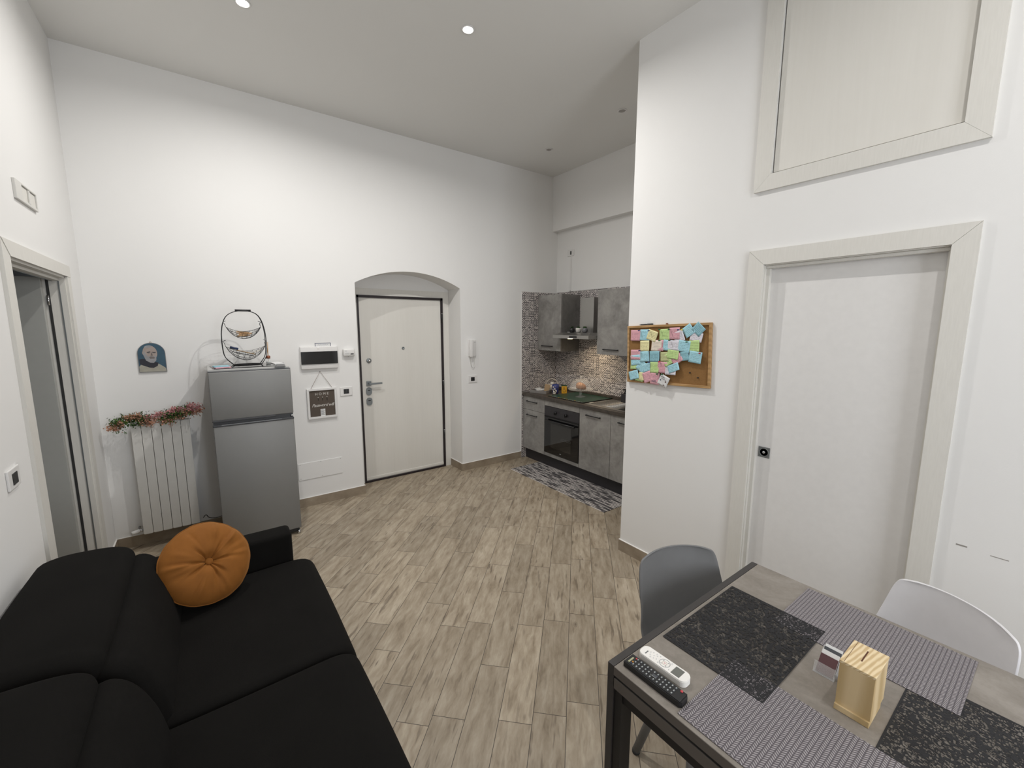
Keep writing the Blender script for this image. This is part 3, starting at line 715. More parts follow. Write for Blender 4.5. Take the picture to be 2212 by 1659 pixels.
# ================================================================== RADIATOR + FLOWERS + PLAQUE
t = thing('radiator', 'white six section column radiator on the back wall beside the fridge', 'radiator', (-.318, 4.24, .118))
for k in range(6):
    x0 = -.497 + k * .0596
    b = MB(); b.box(x0 + .0014, x0 + .0582, 4.195, 4.200, .125, .998, .0015); b.box(x0 + .010, x0 + .050, 4.200, 4.285, .135, .985, .004); b.box(x0 + .0014, x0 + .0582, 4.20, 4.285, .955, 1.003, .006, 3); b.box(x0 + .004, x0 + .0556, 4.20, 4.285, .118, .16, .006, 3)
    b.build('section', M['radiator'], t)
for z in (.20, .90): MB().box(-.49, -.145, 4.285, YA, z, z + .03).build('wall_bracket', M['radiator'], t)
v = MB().cyl((-.497, 4.235, .15), (-.53, 4.235, .15), .012).cyl((-.53, 4.235, .15), (-.53, 4.315, .15), .008).build('valve_body', M['chrome'], t)
MB().cyl((-.525, 4.225, .15), (-.565, 4.200, .152), .016, .014).build('valve_knob', M['white'], v)
one(MB().tube(bez([(-.12, 4.30, .12), (-.10, 4.295, .14), (-.08, 4.30, .11), (-.04, 4.30, .095), (.02, 4.30, .10)], 6), .003, 6), 'power_cord', M['black'], 'thin black cord along the skirting between radiator and fridge', 'cord', (-.04, 4.30, .09))
t = thing('flower_garland', 'artificial pink and green flower garland lying along the radiator top', 'garland', (-.32, 4.235, 1.003))
rnd = random.Random(5)
lf = MB(); lf2 = MB()
def quad_leaf(mb, c, L, W, d):
    d = Vector(d).normalized(); s_ = d.cross(Vector((rnd.uniform(-1, 1), rnd.uniform(-1, 1), rnd.uniform(-1, 1)))).normalized(); n_ = d.cross(s_)
    c = Vector(c); mb.add([c, c + d * L * .5 + s_ * W * .5 + n_ * L * .08, c + d * L, c + d * L * .5 - s_ * W * .5 + n_ * L * .08], [[0, 1, 2, 3]])
def gz(x):    # centre-line height of the garland
    s_ = (x + .60) / .54
    return 1.010 + .050 * s_ + .008 * math.sin(9 * s_)
for k in range(2600):
    s_ = rnd.random(); x = -.60 + .54 * s_
    c = (x + rnd.gauss(0, .010), 4.205 + rnd.gauss(0, .026), gz(x) + .006 + rnd.gauss(0, .020))
    if -.505 < c[0] < -.135 and c[2] < 1.006 and c[1] > 4.19: c = (c[0], c[1] if c[1] < 4.19 else 4.185, c[2])
    if c[1] > 4.285: c = (c[0], 4.285, c[2])
    d = (rnd.gauss(0, 1), rnd.gauss(-.5, 1), rnd.gauss(0, 1))
    dense = math.sin(s_ * 3.1 * 3.3 + .6) > -.35 or s_ < .4
    if dense: quad_leaf(lf if rnd.random() < .55 else lf2, c, rnd.uniform(.012, .022), .009, d)
for mbx, nm, mt in ((lf, 'light_foliage', 'leafg'), (lf2, 'dark_foliage', 'leafd')):
    o = mbx.build(nm, M[mt], t, fix=False); o['kind'] = 'stuff'
blo = [(-.600, -.012, 'peach'), (-.575, -.03, 'peach'), (-.545, .004, 'peach'), (-.50, .030, 'peach'), (-.47, .035, 'peach'), (-.44, .032, 'peach'), (-.415, -.004, 'peach'), (-.39, .018, 'pink'), (-.375, -.02, 'peach'), (-.35, .000, 'peach'), (-.335, .034, 'pink'), (-.30, .030, 'pink'), (-.295, -.022, 'peach'), (-.265, -.030, 'peach'), (-.245, .040, 'pink'), (-.235, -.012, 'peach'), (-.215, .044, 'pink'), (-.19, .03, 'pink'), (-.185, -.02, 'peach'), (-.155, .004, 'peach'), (-.13, .046, 'pink'), (-.115, .02, 'pink'), (-.105, -.012, 'peach'), (-.08, .03, 'pink'), (-.075, .000, 'peach')]
for x, dz, c in blo:
    mb = MB(); cc = Vector((x, 4.190 + rnd.uniform(-.012, .006), gz(x) + dz))
    for k in range(95):
        p = cc + Vector((rnd.gauss(0, .014), rnd.gauss(0, .012), rnd.gauss(0, .012)))
        quad_leaf(mb, p, rnd.uniform(.009, .017), .011, (rnd.gauss(0, 1), rnd.gauss(-.6, 1), rnd.gauss(.2, 1)))
    mb.build('blossom_cluster', M[c], t, fix=False)
for x, z in ((-.575, .955), (-.525, .945), (-.255, .955)):
    mb = MB()
    for k in range(14): quad_leaf(mb, (x + rnd.gauss(0, .006), 4.186, z + rnd.uniform(0, .035)), .011, .005, (rnd.gauss(0, .6), -.2, -1))
    mb.build('hanging_sprig', M['peach'] if x > -.5 else M['leafg'], t, fix=False)

# arched plaque with the painted portrait of an old bearded man
t = thing('arched_portrait_plaque', 'small arched plaque with painted bearded old man on blue ground, above the radiator', 'picture', (-.334, YA, 1.49))
px0, px1, pz0, pzs, pzt = -.418, -.250, 1.383, 1.53, 1.612
ctr = (px0 + px1) / 2; hw = (px1 - px0) / 2
def archp(s_=1.0, d=0):
    out = [(px0 + d, pz0 + d), (px1 - d, pz0 + d)]
    for k in range(17):
        a = math.pi * k / 16; out.append((ctr + (hw - d) * math.cos(a), pzs + (pzt - pzs - d) * math.sin(a)))
    return out
MB().prism(archp(), 1, YA - .010, YA - .0005).build('rim', M['trayg'], t)
MB().prism(archp(d=.003), 1, YA - .0108, YA - .009).build('painted_ground', M['portrait'], t)
def ell(cx_, cz, rx, rz, y, n=20, rot=0):
    return [(cx_ + rx * math.cos(a) * math.cos(rot) - rz * math.sin(a) * math.sin(rot), cz + rx * math.cos(a) * math.sin(rot) + rz * math.sin(a) * math.cos(rot)) for a in [2 * math.pi * k / n for k in range(n)]]
def flatpoly(poly, d, m, nm, par=None): return MB().prism(poly, 1, YA - .0108 - d, YA - .0106).build(nm, M[m], par or t)
flatpoly([(px0 + .004, 1.387), (px1 - .004, 1.387), (px1 - .006, 1.412), (-.275, 1.43), (-.30, 1.450), (-.36, 1.45), (-.40, 1.448), (px0 + .004, 1.43)], .0003, 'vest', 'vestment')
flatpoly([(-.408, 1.447), (-.355, 1.420), (-.33, 1.416), (-.305, 1.43), (-.297, 1.455), (-.33, 1.47), (-.39, 1.49), (-.410, 1.485)], .0006, 'robe', 'hood')
hdp = flatpoly(ell(-.342, 1.535, .043, .058, 0, rot=.12), .0009, 'skin', 'head')
flatpoly(ell(-.381, 1.535, .007, .014, 0), .0011, 'skin', 'ear', hdp)
flatpoly(ell(-.352, 1.583, .022, .009, 0, rot=.2), .0011, 'beard', 'hair', hdp)
flatpoly([(-.383, 1.52), (-.377, 1.555), (-.369, 1.53), (-.358, 1.505), (-.345, 1.51), (-.318, 1.508), (-.306, 1.515), (-.309, 1.475), (-.325, 1.455), (-.345, 1.457), (-.37, 1.475)], .0012, 'beard', 'beard', hdp)
flatpoly([(-.350, 1.500), (-.338, 1.507), (-.322, 1.503), (-.314, 1.494), (-.322, 1.488), (-.345, 1.488)], .0014, 'skin2', 'moustache', hdp)
for x in (-.350, -.317): 
    flatpoly([(x - .011, 1.541), (x + .010, 1.545 if x < -.33 else 1.539), (x + .010, 1.539 if x < -.33 else 1.534), (x - .010, 1.535)], .0014, 'robe', 'eyebrow', hdp)
    flatpoly(ell(x, 1.533, .006, .0025, 0), .0013, 'skin2', 'eye', hdp)
flatpoly([(-.334, 1.54), (-.326, 1.512), (-.340, 1.512)], .0012, 'skin2', 'nose', hdp)
MB().tube([(ctr + .006 * math.cos(a), YA - .003, 1.615 + .006 * math.sin(a)) for a in [2 * math.pi * k / 12 for k in range(12)]], .0012, 5, True).build('hanging_ring', M['tan'], t)

# ================================================================== BACK WALL FIXTURES
t = thing('distribution_panel', 'white fuse box with dark smoked window on the wall between fridge and entrance', 'fuse box', (.878, YA, 1.445))
MB().box(.714, 1.043, YA - .028, YA, 1.339, 1.550, .006, 3).build('casing', M['white'], t)
w_ = MB().box(.717, 1.040, YA - .036, YA - .027, 1.385, 1.503, .003).build('smoked_window', M['glassblack'], t)
MB().box(.860, .878, YA - .031, YA - .027, 1.528, 1.536, .001).build('latch', M['caulk'], t)
one(MB().box(.847, .990, YA - .0015, YA - .0003, 1.535, 1.582), 'notice_card', M['blue'], 'small notice card with dark blue border sticking up behind the fuse box', 'card', (.918, YA, 1.556))
o = bpy.data.objects['notice_card']; BASE[o.name] = Vector((.918, YA, 1.556))
MB().box(.852, .985, YA - .0022, YA - .0015, 1.535, 1.577).build('white_field', M['paper'], o)
mbp = MB().tube([(.868 + .0055 * k, YA - .0024, 1.5635 + .0030 * ((k * 7) % 3 - 1)) for k in range(19)], .0008, 5)
mbp.build('scribbled_print', M['blue'], o)
t = thing('gas_alarm', 'white rounded gas alarm on the wall right of the fuse box', 'alarm', (1.149, YA, 1.483))
MB().box(1.093, 1.205, YA - .038, YA, 1.446, 1.521, .014, 4, smooth=True).build('body', M['white'], t)
MB().box(1.160, 1.190, YA - .0395, YA - .037, 1.464, 1.474, .001).build('display', M['black'], t)
MB().box(1.108, 1.150, YA - .0390, YA - .037, 1.474, 1.4755).build('print_line', M['keyg'], t)
MB().box(1.108, 1.146, YA - .0390, YA - .037, 1.4655, 1.467).build('print_line', M['keyw'], t)
MB().tube([(1.118 + .009 * math.cos(a), YA - .0385, 1.498 + .006 * math.sin(a)) for a in [2 * math.pi * k / 16 for k in range(16)]], .0008, 5, True).build('emblem', M['keyw'], t)
MB().cyl((1.139, YA - .034, 1.4465), (1.139, YA - .034, 1.444), .004).build('sensor_dot', M['black'], t)

def switch_y(x0, x1, z0, z1, lb, dark=(.28, .72), cat='switch', nm='switch_plate'):
    t = thing(nm, lb, cat, ((x0 + x1) / 2, YA, (z0 + z1) / 2), group='wall switch plates')
    MB().box(x0, x1, YA - .009, YA, z0, z1, .003).build('plate', M['white'], t)
    a = x0 + (x1 - x0) * dark[0]; c = x0 + (x1 - x0) * dark[1]; zc = (z0 + z1) / 2
    m = MB().box(a, c, YA - .011, YA - .008, zc - .023, zc + .023, .001).build('switch_module', M['black'], t)
    MB().box((a + c) / 2 - .0006, (a + c) / 2 + .0006, YA - .0114, YA - .0109, zc - .022, zc + .022).build('module_gap', M['keyg'], m)
    return t
switch_y(1.051, 1.167, 1.054, 1.141, 'white wall switch with black centre left of the entrance door')
switch_y(2.511, 2.627, 1.070, 1.157, 'white wall switch with black centre below the intercom handset')
# hanging letter board
t = thing('letter_board', 'white framed brown board reading HOME hanging from twine beside the fridge', 'board', (.880, YA, 1.0))
cx0, cx1, cz0, cz1 = .748, 1.014, .858, 1.149
b = MB()
for bx in ((cx0, cx1, cz0, cz0 + .020), (cx0, cx1, cz1 - .020, cz1), (cx0, cx0 + .020, cz0 + .02, cz1 - .02), (cx1 - .020, cx1, cz0 + .02, cz1 - .02)): b.box(bx[0], bx[1], YA - .020, YA - .001, bx[2], bx[3], .002)
b.build('frame', M['white'], t)
MB().box(cx0 + .018, cx1 - .018, YA - .010, YA - .003, cz0 + .018, cz1 - .018).build('backing', M['brown'], t)
MB().tube([(.785, YA - .010, cz1 - .003), (.878, YA - .006, 1.311), (.978, YA - .010, cz1 - .003)], .0016, 6).build('twine', M['cord'], t)
MB().lathe([(.003, 0), (.003, .006), (1e-4, .006)], 8, yT(.878, 1.312, YA - .001)).build('nail', M['grey'], t)
text('H O M E', .034, .0006, M['ltext'], t, on_back(.880, YA - .0108, 1.094), 'lettering', 0, 1.0)
text('Password wifi', .042, .0006, M['ltext'], t, on_back(.885, YA - .0108, .985), 'handwriting', .35, .86)
for x in (.845, .885, .925):
    k = MB().lathe([(.004, 0), (.004, .003), (1e-4, .003)], 8, yT(x, 1.062, YA - .010)).build('hook_plate', M['ltext'], t)
    MB().tube([(x, YA - .012, 1.058), (x, YA - .020, 1.050), (x, YA - .022, 1.038), (x, YA - .014, 1.032)], .0014, 6).build('hook', M['matblack'], t)
nt = thing('wifi_label', 'small white printed label taped to the bottom of the brown letter board', 'label', (.879, YA - .0105, .91))
MB().box(.861, .903, YA - .0116, YA - .0104, .878, .948).build('paper', M['paper'], nt)
for k in range(6): MB().box(.865, .888 + .008 * (k % 2), YA - .0121, YA - .0115, .936 - k * .009, .9385 - k * .009).build('text_line', M['keyg'], nt)
# hatch cover low on the wall
t = thing('hatch_cover', 'flat white rectangular hatch cover low on the wall right of the fridge', 'hatch cover', (.83, YA, .355))
MB().box(.632, 1.031, YA - .006, YA, .272, .437, .001).build('cover', M['wall'], t)
for x, z in ((.650, .425), (.835, .430), (.840, .282), (.650, .287), (1.018, .425)): MB().lathe([(.003, 0), (.003, .001), (1e-4, .001)], 8, yT(x, z, YA - .006)).build('screw', M['grey'], t)
# intercom
t = thing('intercom_handset', 'white wall intercom handset with curled cord right of the entrance niche', 'intercom', (2.565, YA, 1.48))
MB().box(2.512, 2.612, YA - .022, YA, 1.385, 1.580, .006, 3).build('base', M['white'], t)
MB().box(2.516, 2.558, YA - .055, YA - .022, 1.378, 1.584, .010, 4, smooth=True).build('handset', M['white'], t)
MB().box(2.590, 2.600, YA - .0235, YA - .021, 1.55, 1.555).build('indicator', M['black'], t)
MB().tube(bez([(2.540, YA - .03, 1.380), (2.538, YA - .025, 1.32), (2.555, YA - .02, 1.262), (2.580, YA - .02, 1.258), (2.592, YA - .02, 1.30), (2.590, YA - .015, 1.386)], 8), .0035, 7).build('curled_cord', M['white'], t)

# ================================================================== LEFT WALL FIXTURES
t = thing('vent_box', 'white square wall box with hollow front high on the left wall', 'wall box', (XL, 3.27, 2.40))
b = MB()
b.box(XL, XL + .012, 3.108, 3.20, 2.352, 2.445, .002); b.box(XL, XL + .012, 3.20, 3.44, 2.352, 2.366, .002); b.box(XL, XL + .012, 3.20, 3.44, 2.436, 2.445, .002); b.box(XL, XL + .012, 3.432, 3.44, 2.366, 2.436, .002)
b.build('cover', M['offwhite'], t)
MB().box(XL, XL + .006, 3.20, 3.428, 2.366, 2.432).build('recess', M['trim'], t)
MB().box(XL + .006, XL + .013, 3.30, 3.318, 2.366, 2.432, .002).build('divider', M['offwhite'], t)
t = thing('switch_plate', 'white wall switch with black centre on the left wall above the sofa', 'switch', (XL, 2.527, 1.13), group='wall switch plates')
MB().box(XL, XL + .009, 2.467, 2.590, 1.090, 1.172, .003).build('plate', M['white'], t)
MB().box(XL + .008, XL + .011, 2.502, 2.558, 1.105, 1.152, .001).build('switch_module', M['black'], t)

# ================================================================== KITCHEN
XD = 3.335
def handle(parent, y, z, L=.205, x=XD, dx=.022, nm='handle'):
    b = MB(); b.box(x - dx, x - dx + .008, y - L / 2, y + L / 2, z - .005, z + .005, .003)
    for s_ in (-1, 1): b.box(x - dx, x, y + s_ * (L / 2 - .012) - .006, y + s_ * (L / 2 - .012) + .006, z - .006, z + .006, .002)
    return b.build(nm, M['matblack'], parent)
def carcase(t, y0, y1, x0=XD + .02, x1=XK - .008, z0=.145, z1=.842):
    return MB().box(x0, x1, y0 + .0008, y1 - .0008, z0, z1).build('carcase', M['lam'], t)
g = .0018
t = thing('base_cabinet', 'grey concrete look base cabinet with one drawer, in the corner left of the oven', 'cabinet', (3.60, 4.09, .145), group='grey base cabinets')
carcase(t, 3.876, YA - .008)
d = MB().box(XD, XD + .019, 3.876 + g, YA - .008, .672, .840, .001).build('drawer_front', M['lam'], t); handle(d, 4.118, .781, .215)
d = MB().box(XD, XD + .019, 3.876 + g, YA - .008, .147, .668, .001).build('door', M['lam'], t); handle(d, 4.118, .605, .215)
t = thing('oven_housing', 'grey concrete look cabinet housing around the black oven', 'cabinet', (3.60, 3.575, .145), group='grey base cabinets')
MB().box(XD + .02, XK - .008, 3.277, 3.875, .145, .188).box(XD + .02, XK - .008, 3.277, 3.875, .79, .842).box(XD + .45, XK - .008, 3.277, 3.875, .188, .79).build('carcase', M['lam'], t)
MB().box(XD, XD + .019, 3.277 + g, 3.875 - g, .777, .840, .001).build('top_fascia', M['lam'], t)
MB().box(XD, XD + .019, 3.277 + g, 3.875 - g, .147, .188, .001).build('bottom_fascia', M['lam'], t)
t = thing('oven', 'black built in oven with glass door and two knobs in the kitchen run', 'oven', (3.55, 3.575, .19))
MB().box(XD + .02, XD + .44, 3.285, 3.868, .192, .775).build('oven_body', M['black'], t)
MB().box(XD - .004, XD + .02, 3.280, 3.872, .655, .773, .003).build('control_panel', M['plinth'], t)
MB().box(XD - .006, XD + .018, 3.280, 3.872, .641, .655, .002).build('vent_slot', M['dark'], t)
d = MB().box(XD - .006, XD + .018, 3.280, 3.872, .192, .640, .003).build('oven_door', M['glassblack'], t)
MB().box(XD - .0072, XD - .005, 3.40, 3.75, .27, .57).build('door_window', flat('dark_oven_glass', (.022, .021, .019), .04, 0, .7), d)
for z in (.40, .415): MB().box(XD - .0078, XD - .0072, 3.40, 3.58, z, z + .0015).build('rack_line', M['grey'], d)
b = MB(); b.cyl((XD - .035, 3.322, .605), (XD - .035, 3.826, .605), .010)
for y in (3.345, 3.80): b.box(XD - .035, XD - .004, y - .008, y + .008, .598, .612)
b.build('door_handle', M['black'], d)
MB().box(XD - .0085, XD - .006, 3.562, 3.584, .222, .230).build('logo_mark', M['keyw'], d)
for y in (3.668, 3.487):
    T = Matrix.Translation((XD - .004, y, .711)) @ Matrix.Rotation(R(-90), 4, 'Y')
    k = MB().lathe([(.019, 0), (.019, .006), (.016, .022), (1e-4, .022)], 24, T).box(XD - .036, XD - .02, y - .005, y + .005, .693, .729, .002).build('knob', M['black'], t)
t = thing('base_cabinet', 'grey concrete look base cabinet with one tall door, right of the oven', 'cabinet', (3.60, 3.05, .145), group='grey base cabinets')
carcase(t, 2.828, 3.276)
d = MB().box(XD, XD + .019, 2.828 + g, 3.276 - g, .147, .840, .001).build('door', M['lam'], t); handle(d, 3.068, .777, .215)
t = thing('base_cabinet', 'grey base cabinet cut off by the white wall corner, under the sink', 'cabinet', (3.60, 2.53, .145), group='grey base cabinets')
b = MB()
for bx in ((2.228, 2.246), (2.809, 2.827)): b.box(XD + .02, XK - .008, bx[0], bx[1], .145, .70)
b.box(XD + .02, XK - .008, 2.246, 2.809, .145, .163); b.box(XK - .02, XK - .008, 2.246, 2.809, .163, .70); b.build('carcase', M['lam'], t)
d = MB().box(XD, XD + .019, 2.53 + g, 2.827 - g, .147, .840, .001).build('door', M['lam'], t); handle(d, 2.62, .775, .215)
d = MB().box(XD, XD + .019, 2.228 + g, 2.53 - g, .147, .840, .001).build('door', M['lam'], t); handle(d, 2.43, .775, .2)
one(MB().box(3.388, 3.40, 2.10, YA - .008, 0, .143).box(3.40, 3.42, 2.10, YA - .01, 0, .1), 'plinth_board', M['plinth'], 'anthracite plinth board running under the kitchen base cabinets', 'plinth', (3.39, 3.2, 0))
t = thing('worktop', 'dark stone look kitchen worktop over the grey base cabinets', 'worktop', (3.6, 3.2, .842))
b = MB(); b.box(3.317, 3.40, 2.05, YA - .007, .844, .884, .003); b.box(3.40, XK - .008, 3.245, YA - .007, .844, .884); b.box(3.85, XK - .008, 2.05, 3.245, .844, .884); b.box(3.40, 3.85, 2.05, 2.20, .844, .884)
b.build('slab', M['counter'], t)
one(MB().box(XK - .030, XK - .008, 2.05, YA - .008, .884, .922, .002), 'upstand', M['counter'], 'low dark upstand strip along the back of the kitchen worktop', 'upstand', (XK - .02, 3.2, .884))
t = thing('sink', 'stainless steel sink with ribbed drainer set in the dark worktop', 'sink', (3.62, 2.72, .884))
b = MB(); b.box(3.372, 3.852, 2.82, 3.245, .8845, .8875, .001); b.box(3.372, 3.41, 2.19, 2.82, .8845, .8875); b.box(3.81, 3.852, 2.19, 2.82, .8845, .8875); b.box(3.41, 3.81, 2.19, 2.24, .8845, .8875)
b.box(3.41, 3.81, 2.24, 2.82, .74, .745); b.box(3.40, 3.412, 2.24, 2.82, .74, .885); b.box(3.81, 3.82, 2.24, 2.82, .74, .885); b.box(3.41, 3.81, 2.812, 2.82, .74, .885); b.box(3.41, 3.81, 2.24, 2.248, .74, .885)
b.build('steel_tray', M['steel'], t)
for k in range(9): MB().tube([(3.45 + k * .042, 2.86, .8885), (3.45 + k * .042, 3.21, .8885)], .004, 8).build('drainer_rib', M['steel'], t)
one(MB().box(3.44, 3.50, 3.215, 3.238, .8876, .892, .002), 'sponge_strip', M['cream'], 'small white bar lying at the edge of the steel drainer', 'bar', (3.47, 3.226, .888))
one(MB().box(3.380, 3.872, 3.275, 3.868, .884, .893, .003), 'hob_cover', M['green'], 'dark green glass cover lying over the hob', 'hob cover', (3.626, 3.57, .884))
o = bpy.data.objects['hob_cover']; BASE[o.name] = Vector((3.626, 3.57, .884))
MB().box(3.376, 3.380, 3.275, 3.868, .884, .8935).box(3.380, 3.872, 3.271, 3.275, .884, .8935).build('black_rim', M['black'], o)
for k in range(16): 
    y = 3.30 + k * .034; MB().box(3.384, 3.396, y, y + random.uniform(.012, .026), .893, .8934).build('rim_print', M[['keyw', 'cream', 'keyw', 'yellow'][k % 4] if k != 9 else 'yellow'], o)

# wall cabinets
XU = 3.575
def wallcab(y0, y1, zb, zt, lb, hy):
    t = thing('wall_cabinet', lb, 'cabinet', (XU + .15, (y0 + y1) / 2, zb), group='grey wall cabinets')
    MB().box(XU + .02, XK - .007, y0 + .001, y1, zb, zt, .0005).build('carcase', M['lamside'], t)
    d = MB().box(XU, XU + .018, y0 + .001, y1 - .001, zb + .001, zt - .001, .001).build('door', M['lam'], t); handle(d, hy, 1.487, .217, XU)
    return t
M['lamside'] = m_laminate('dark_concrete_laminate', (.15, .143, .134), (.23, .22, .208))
wallcab(3.867, YA - .007, 1.428, 2.134, 'grey concrete look wall cabinet in the corner, left of the cooker hood', 4.114)
wallcab(2.832, 3.270, 1.429, 2.138, 'grey concrete look wall cabinet right of the cooker hood, beside the white wall', 3.063)
wallcab(2.39, 2.830, 1.429, 2.138, 'grey wall cabinet hidden behind the white wall corner', 2.62)
# hood
t = thing('cooker_hood', 'grey steel chimney cooker hood between the two wall cabinets', 'cooker hood', (3.67, 3.568, 1.6))
b = MB(); b.box(3.440, XK - .007, 3.272, 3.864, 1.598, 1.637, .001)
b.add([(3.442, 3.274, 1.637), (3.442, 3.862, 1.637), (XK - .008, 3.862, 1.637), (XK - .008, 3.274, 1.637), (3.53, 3.33, 1.665), (3.53, 3.806, 1.665), (XK - .008, 3.806, 1.665), (XK - .008, 3.33, 1.665)], [(0, 1, 5, 4), (1, 2, 6, 5), (2, 3, 7, 6), (3, 0, 4, 7), (4, 5, 6, 7)])
b.build('canopy', M['steel'], t)
MB().box(3.715, XK - .007, 3.46, 3.68, 1.665, 2.078, .001).build('chimney', M['steel'], t)
b = MB().prism([(3.515 + x * 1, 1.6175 + z) for x, z in pill(.062, .012, .011, 4)], 0, 3.437, 3.441).build('control_strip', M['black'], t)
for k in range(4): MB().box(3.4355, 3.437, 3.475 + k * .022, 3.487 + k * .022, 1.6155, 1.619).build('button', M['keyg'], t)
MB().cyl((3.50, 3.62, 1.598), (3.50, 3.62, 1.594), .030, seg=24).build('hood_lamp', M['hoodbulb'], t)
area('hood_lamp_light', (3.60, 3.50, 1.590), (0, R(-12), 0), .05, .05, 1.4, (1, .78, .50), 'DISK', 130)
MB().tube(bez([(3.66, 3.79, 1.668), (3.60, 3.77, 1.672), (3.57, 3.73, 1.668), (3.62, 3.70, 1.668), (3.66, 3.66, 1.667)], 5), .003, 6).build('power_cable', M['white'], t)
def potplant(y, mat, lb, style):
    x = 3.585; t = thing('potted_plant', lb, 'plant', (x, y, 1.665), group='tiny potted plants on the cooker hood')
    T = Matrix.Translation((x, y, 1.665))
    MB().lathe([(.018, 0), (.028, .008), (.0345, .028), (.031, .045), (.024, .056), (.022, .055), (.022, .048), (1e-4, .048)] if style != 1 else [(.020, 0), (.030, .012), (.034, .036), (.033, .056), (.030, .056), (.029, .048), (1e-4, .048)], 24, T).build('pot', M[mat], t)
    mb = MB(); r2 = random.Random(y)
    if style == 0:
        for k in range(16):
            a = 2 * math.pi * k / 16; quad_leaf(mb, (x, y, 1.715), .036, .007, (math.cos(a), math.sin(a), .25 + .5 * (k % 3)))
    else:
        for k in range(9):
            a = 2 * math.pi * k / 9; rr = .013 if k else 0; mb.ball((x + rr * math.cos(a), y + rr * math.sin(a), 1.725), .010 if style == 2 else .008, 1, 1, 1.1 + .4 * (k % 2), 8, 5)
    mb.build('foliage', M['leafd'], t, fix=False)
potplant(3.680, 'black', 'tiny plant in a black round pot on the cooker hood', 0)
potplant(3.573, 'potw', 'tiny plant in a white round pot on the cooker hood', 1)
potplant(3.470, 'pot', 'tiny plant in a grey round pot on the cooker hood', 2)

# high socket and conduit on the kitchen wall
t = thing('switch_plate', 'white socket plate high on the kitchen wall above the cable duct', 'socket', (XK, 4.057, 2.672), group='wall switch plates')
MB().box(XK - .009, XK, 3.998, 4.116, 2.632, 2.712, .003).build('plate', M['white'], t)
MB().box(XK - .011, XK - .008, 4.040, 4.062, 2.650, 2.694, .001).build('switch_module', M['black'], t)
one(MB().box(XK - .008, XK, 4.038, 4.062, 2.19, 2.632, .001).box(XK - .008, XK, 3.27, 4.062, 2.185, 2.198, .001), 'cable_duct', M['white'], 'thin white cable duct running down the kitchen wall from the high socket', 'cable duct', (XK, 4.05, 2.2))
one(MB().box(3.8105, 3.813, 3.93, 4.13, 3.03, 3.245, .001), 'junction_cover', M['wall'], 'faint white square cover on the beam above the kitchen', 'cover', (3.812, 4.03, 3.13))

# worktop things
ZW = .884
tr = thing('serving_tray', 'grey wooden tray on the worktop in the kitchen corner', 'tray', (3.52, 4.16, ZW), (0, 0, R(22)))
b = MB(); b.box(-.10, .10, -.12, .12, 0, .008); 
for bx in ((-.10, -.09, -.12, .12), (.09, .10, -.12, .12), (-.09, .09, -.12, -.11), (-.09, .09, .11, .12)): b.box(bx[0], bx[1], bx[2], bx[3], .008, .036, .002)
b.build('tray_box', M['trayg'], tr)
for k, (dx, dy, a) in enumerate([(-.03, .02, 10), (.02, .04, 40), (.0, -.01, -20), (.04, 0, 70), (-.02, .06, 5), (.03, .075, 25)]):
    T = Matrix.Translation((3.52 + dx, 4.16 + dy, ZW + .026 + .003 * k)) @ Matrix.Rotation(R(a), 4, 'Z')
    one(MB().box(-.030, .030, -.022, .022, -.008, .008, .006, 3, T), 'sugar_sachet', M['paper'], 'small white sachet lying in the grey tray on the worktop', 'sachet', (3.52 + dx, 4.16 + dy, ZW + .02), 'sachets in the grey tray')
tt = one(MB().box(-.035, .035, -.006, .006, 0, .100, .002, 2, Matrix.Translation((3.535, 4.075, ZW + .012)) @ Matrix.Rotation(R(-35), 4, 'Z') @ Matrix.Rotation(R(8), 4, 'Y')), 'brown_card', M['tan'], 'upright tan card leaning at the right end of the grey tray', 'card', (3.535, 4.075, ZW))
t = thing('ceramic_basket', 'white ceramic basket with arched handle behind the tan card', 'basket', (3.72, 4.175, ZW))
T = Matrix.Translation((3.72, 4.175, ZW))
MB().lathe([(.035, 0), (.045, .01), (.062, .05), (.068, .085), (.064, .085), (.057, .05), (.04, .012), (1e-4, .01)], 28, T).build('bowl', M['cream'], t)
MB().tube([(3.72 + .050 * math.cos(a), 4.175 - .062 * math.cos(a), ZW + .075 + .085 * math.sin(a)) for a in [math.pi * k / 20 for k in range(21)]], .0055, 8).build('arched_handle', M['cream'], t)
one(MB().ball((3.70, 4.15, ZW + .10), .030, 1, 1, .8), 'garlic_bulb', M['potw'], 'white rounded item lying in the ceramic basket', 'white item', (3.70, 4.15, ZW + .10))
t = thing('patterned_packet', 'blue, cream and brown patterned container on the worktop left of the yellow tin', 'container', (3.60, 3.975, ZW))
T = Matrix.Translation((3.60, 3.975, ZW))
MB().lathe([(.034, 0), (.040, .01), (.043, .06), (.045, .115), (.041, .118), (.038, .1), (1e-4, .1)], 24, T).build('body', M['blueprint'], t)
for k, (a, z, r_, c) in enumerate([(190, .085, .014, 'cream'), (215, .06, .016, 'cream'), (235, .035, .018, 'potw'), (200, .03, .012, 'tan'), (255, .07, .012, 'black'), (180, .05, .011, 'cream'), (225, .095, .008, 'tan')]):
    MB().ball((3.60 + .041 * math.cos(R(a)), 3.975 + .041 * math.sin(R(a)), ZW + z), r_, .5, .8, 1, 10, 6).build('painted_motif', M[c], t)
t = thing('figurine', 'small white and black figurine before the patterned container', 'figurine', (3.532, 3.925, ZW))
b = MB(); b.ball((3.535, 3.925, ZW + .016), .018, 1, 1.2, .9); b.ball((3.522, 3.915, ZW + .034), .011); b.cyl((3.53, 3.935, ZW + .02), (3.54, 3.945, ZW + .05), .006, .003)
b.build('body', M['potw'], t); MB().ball((3.550, 3.945, ZW + .04), .016, 1, 1, .8).build('dark_spot', M['black'], t)
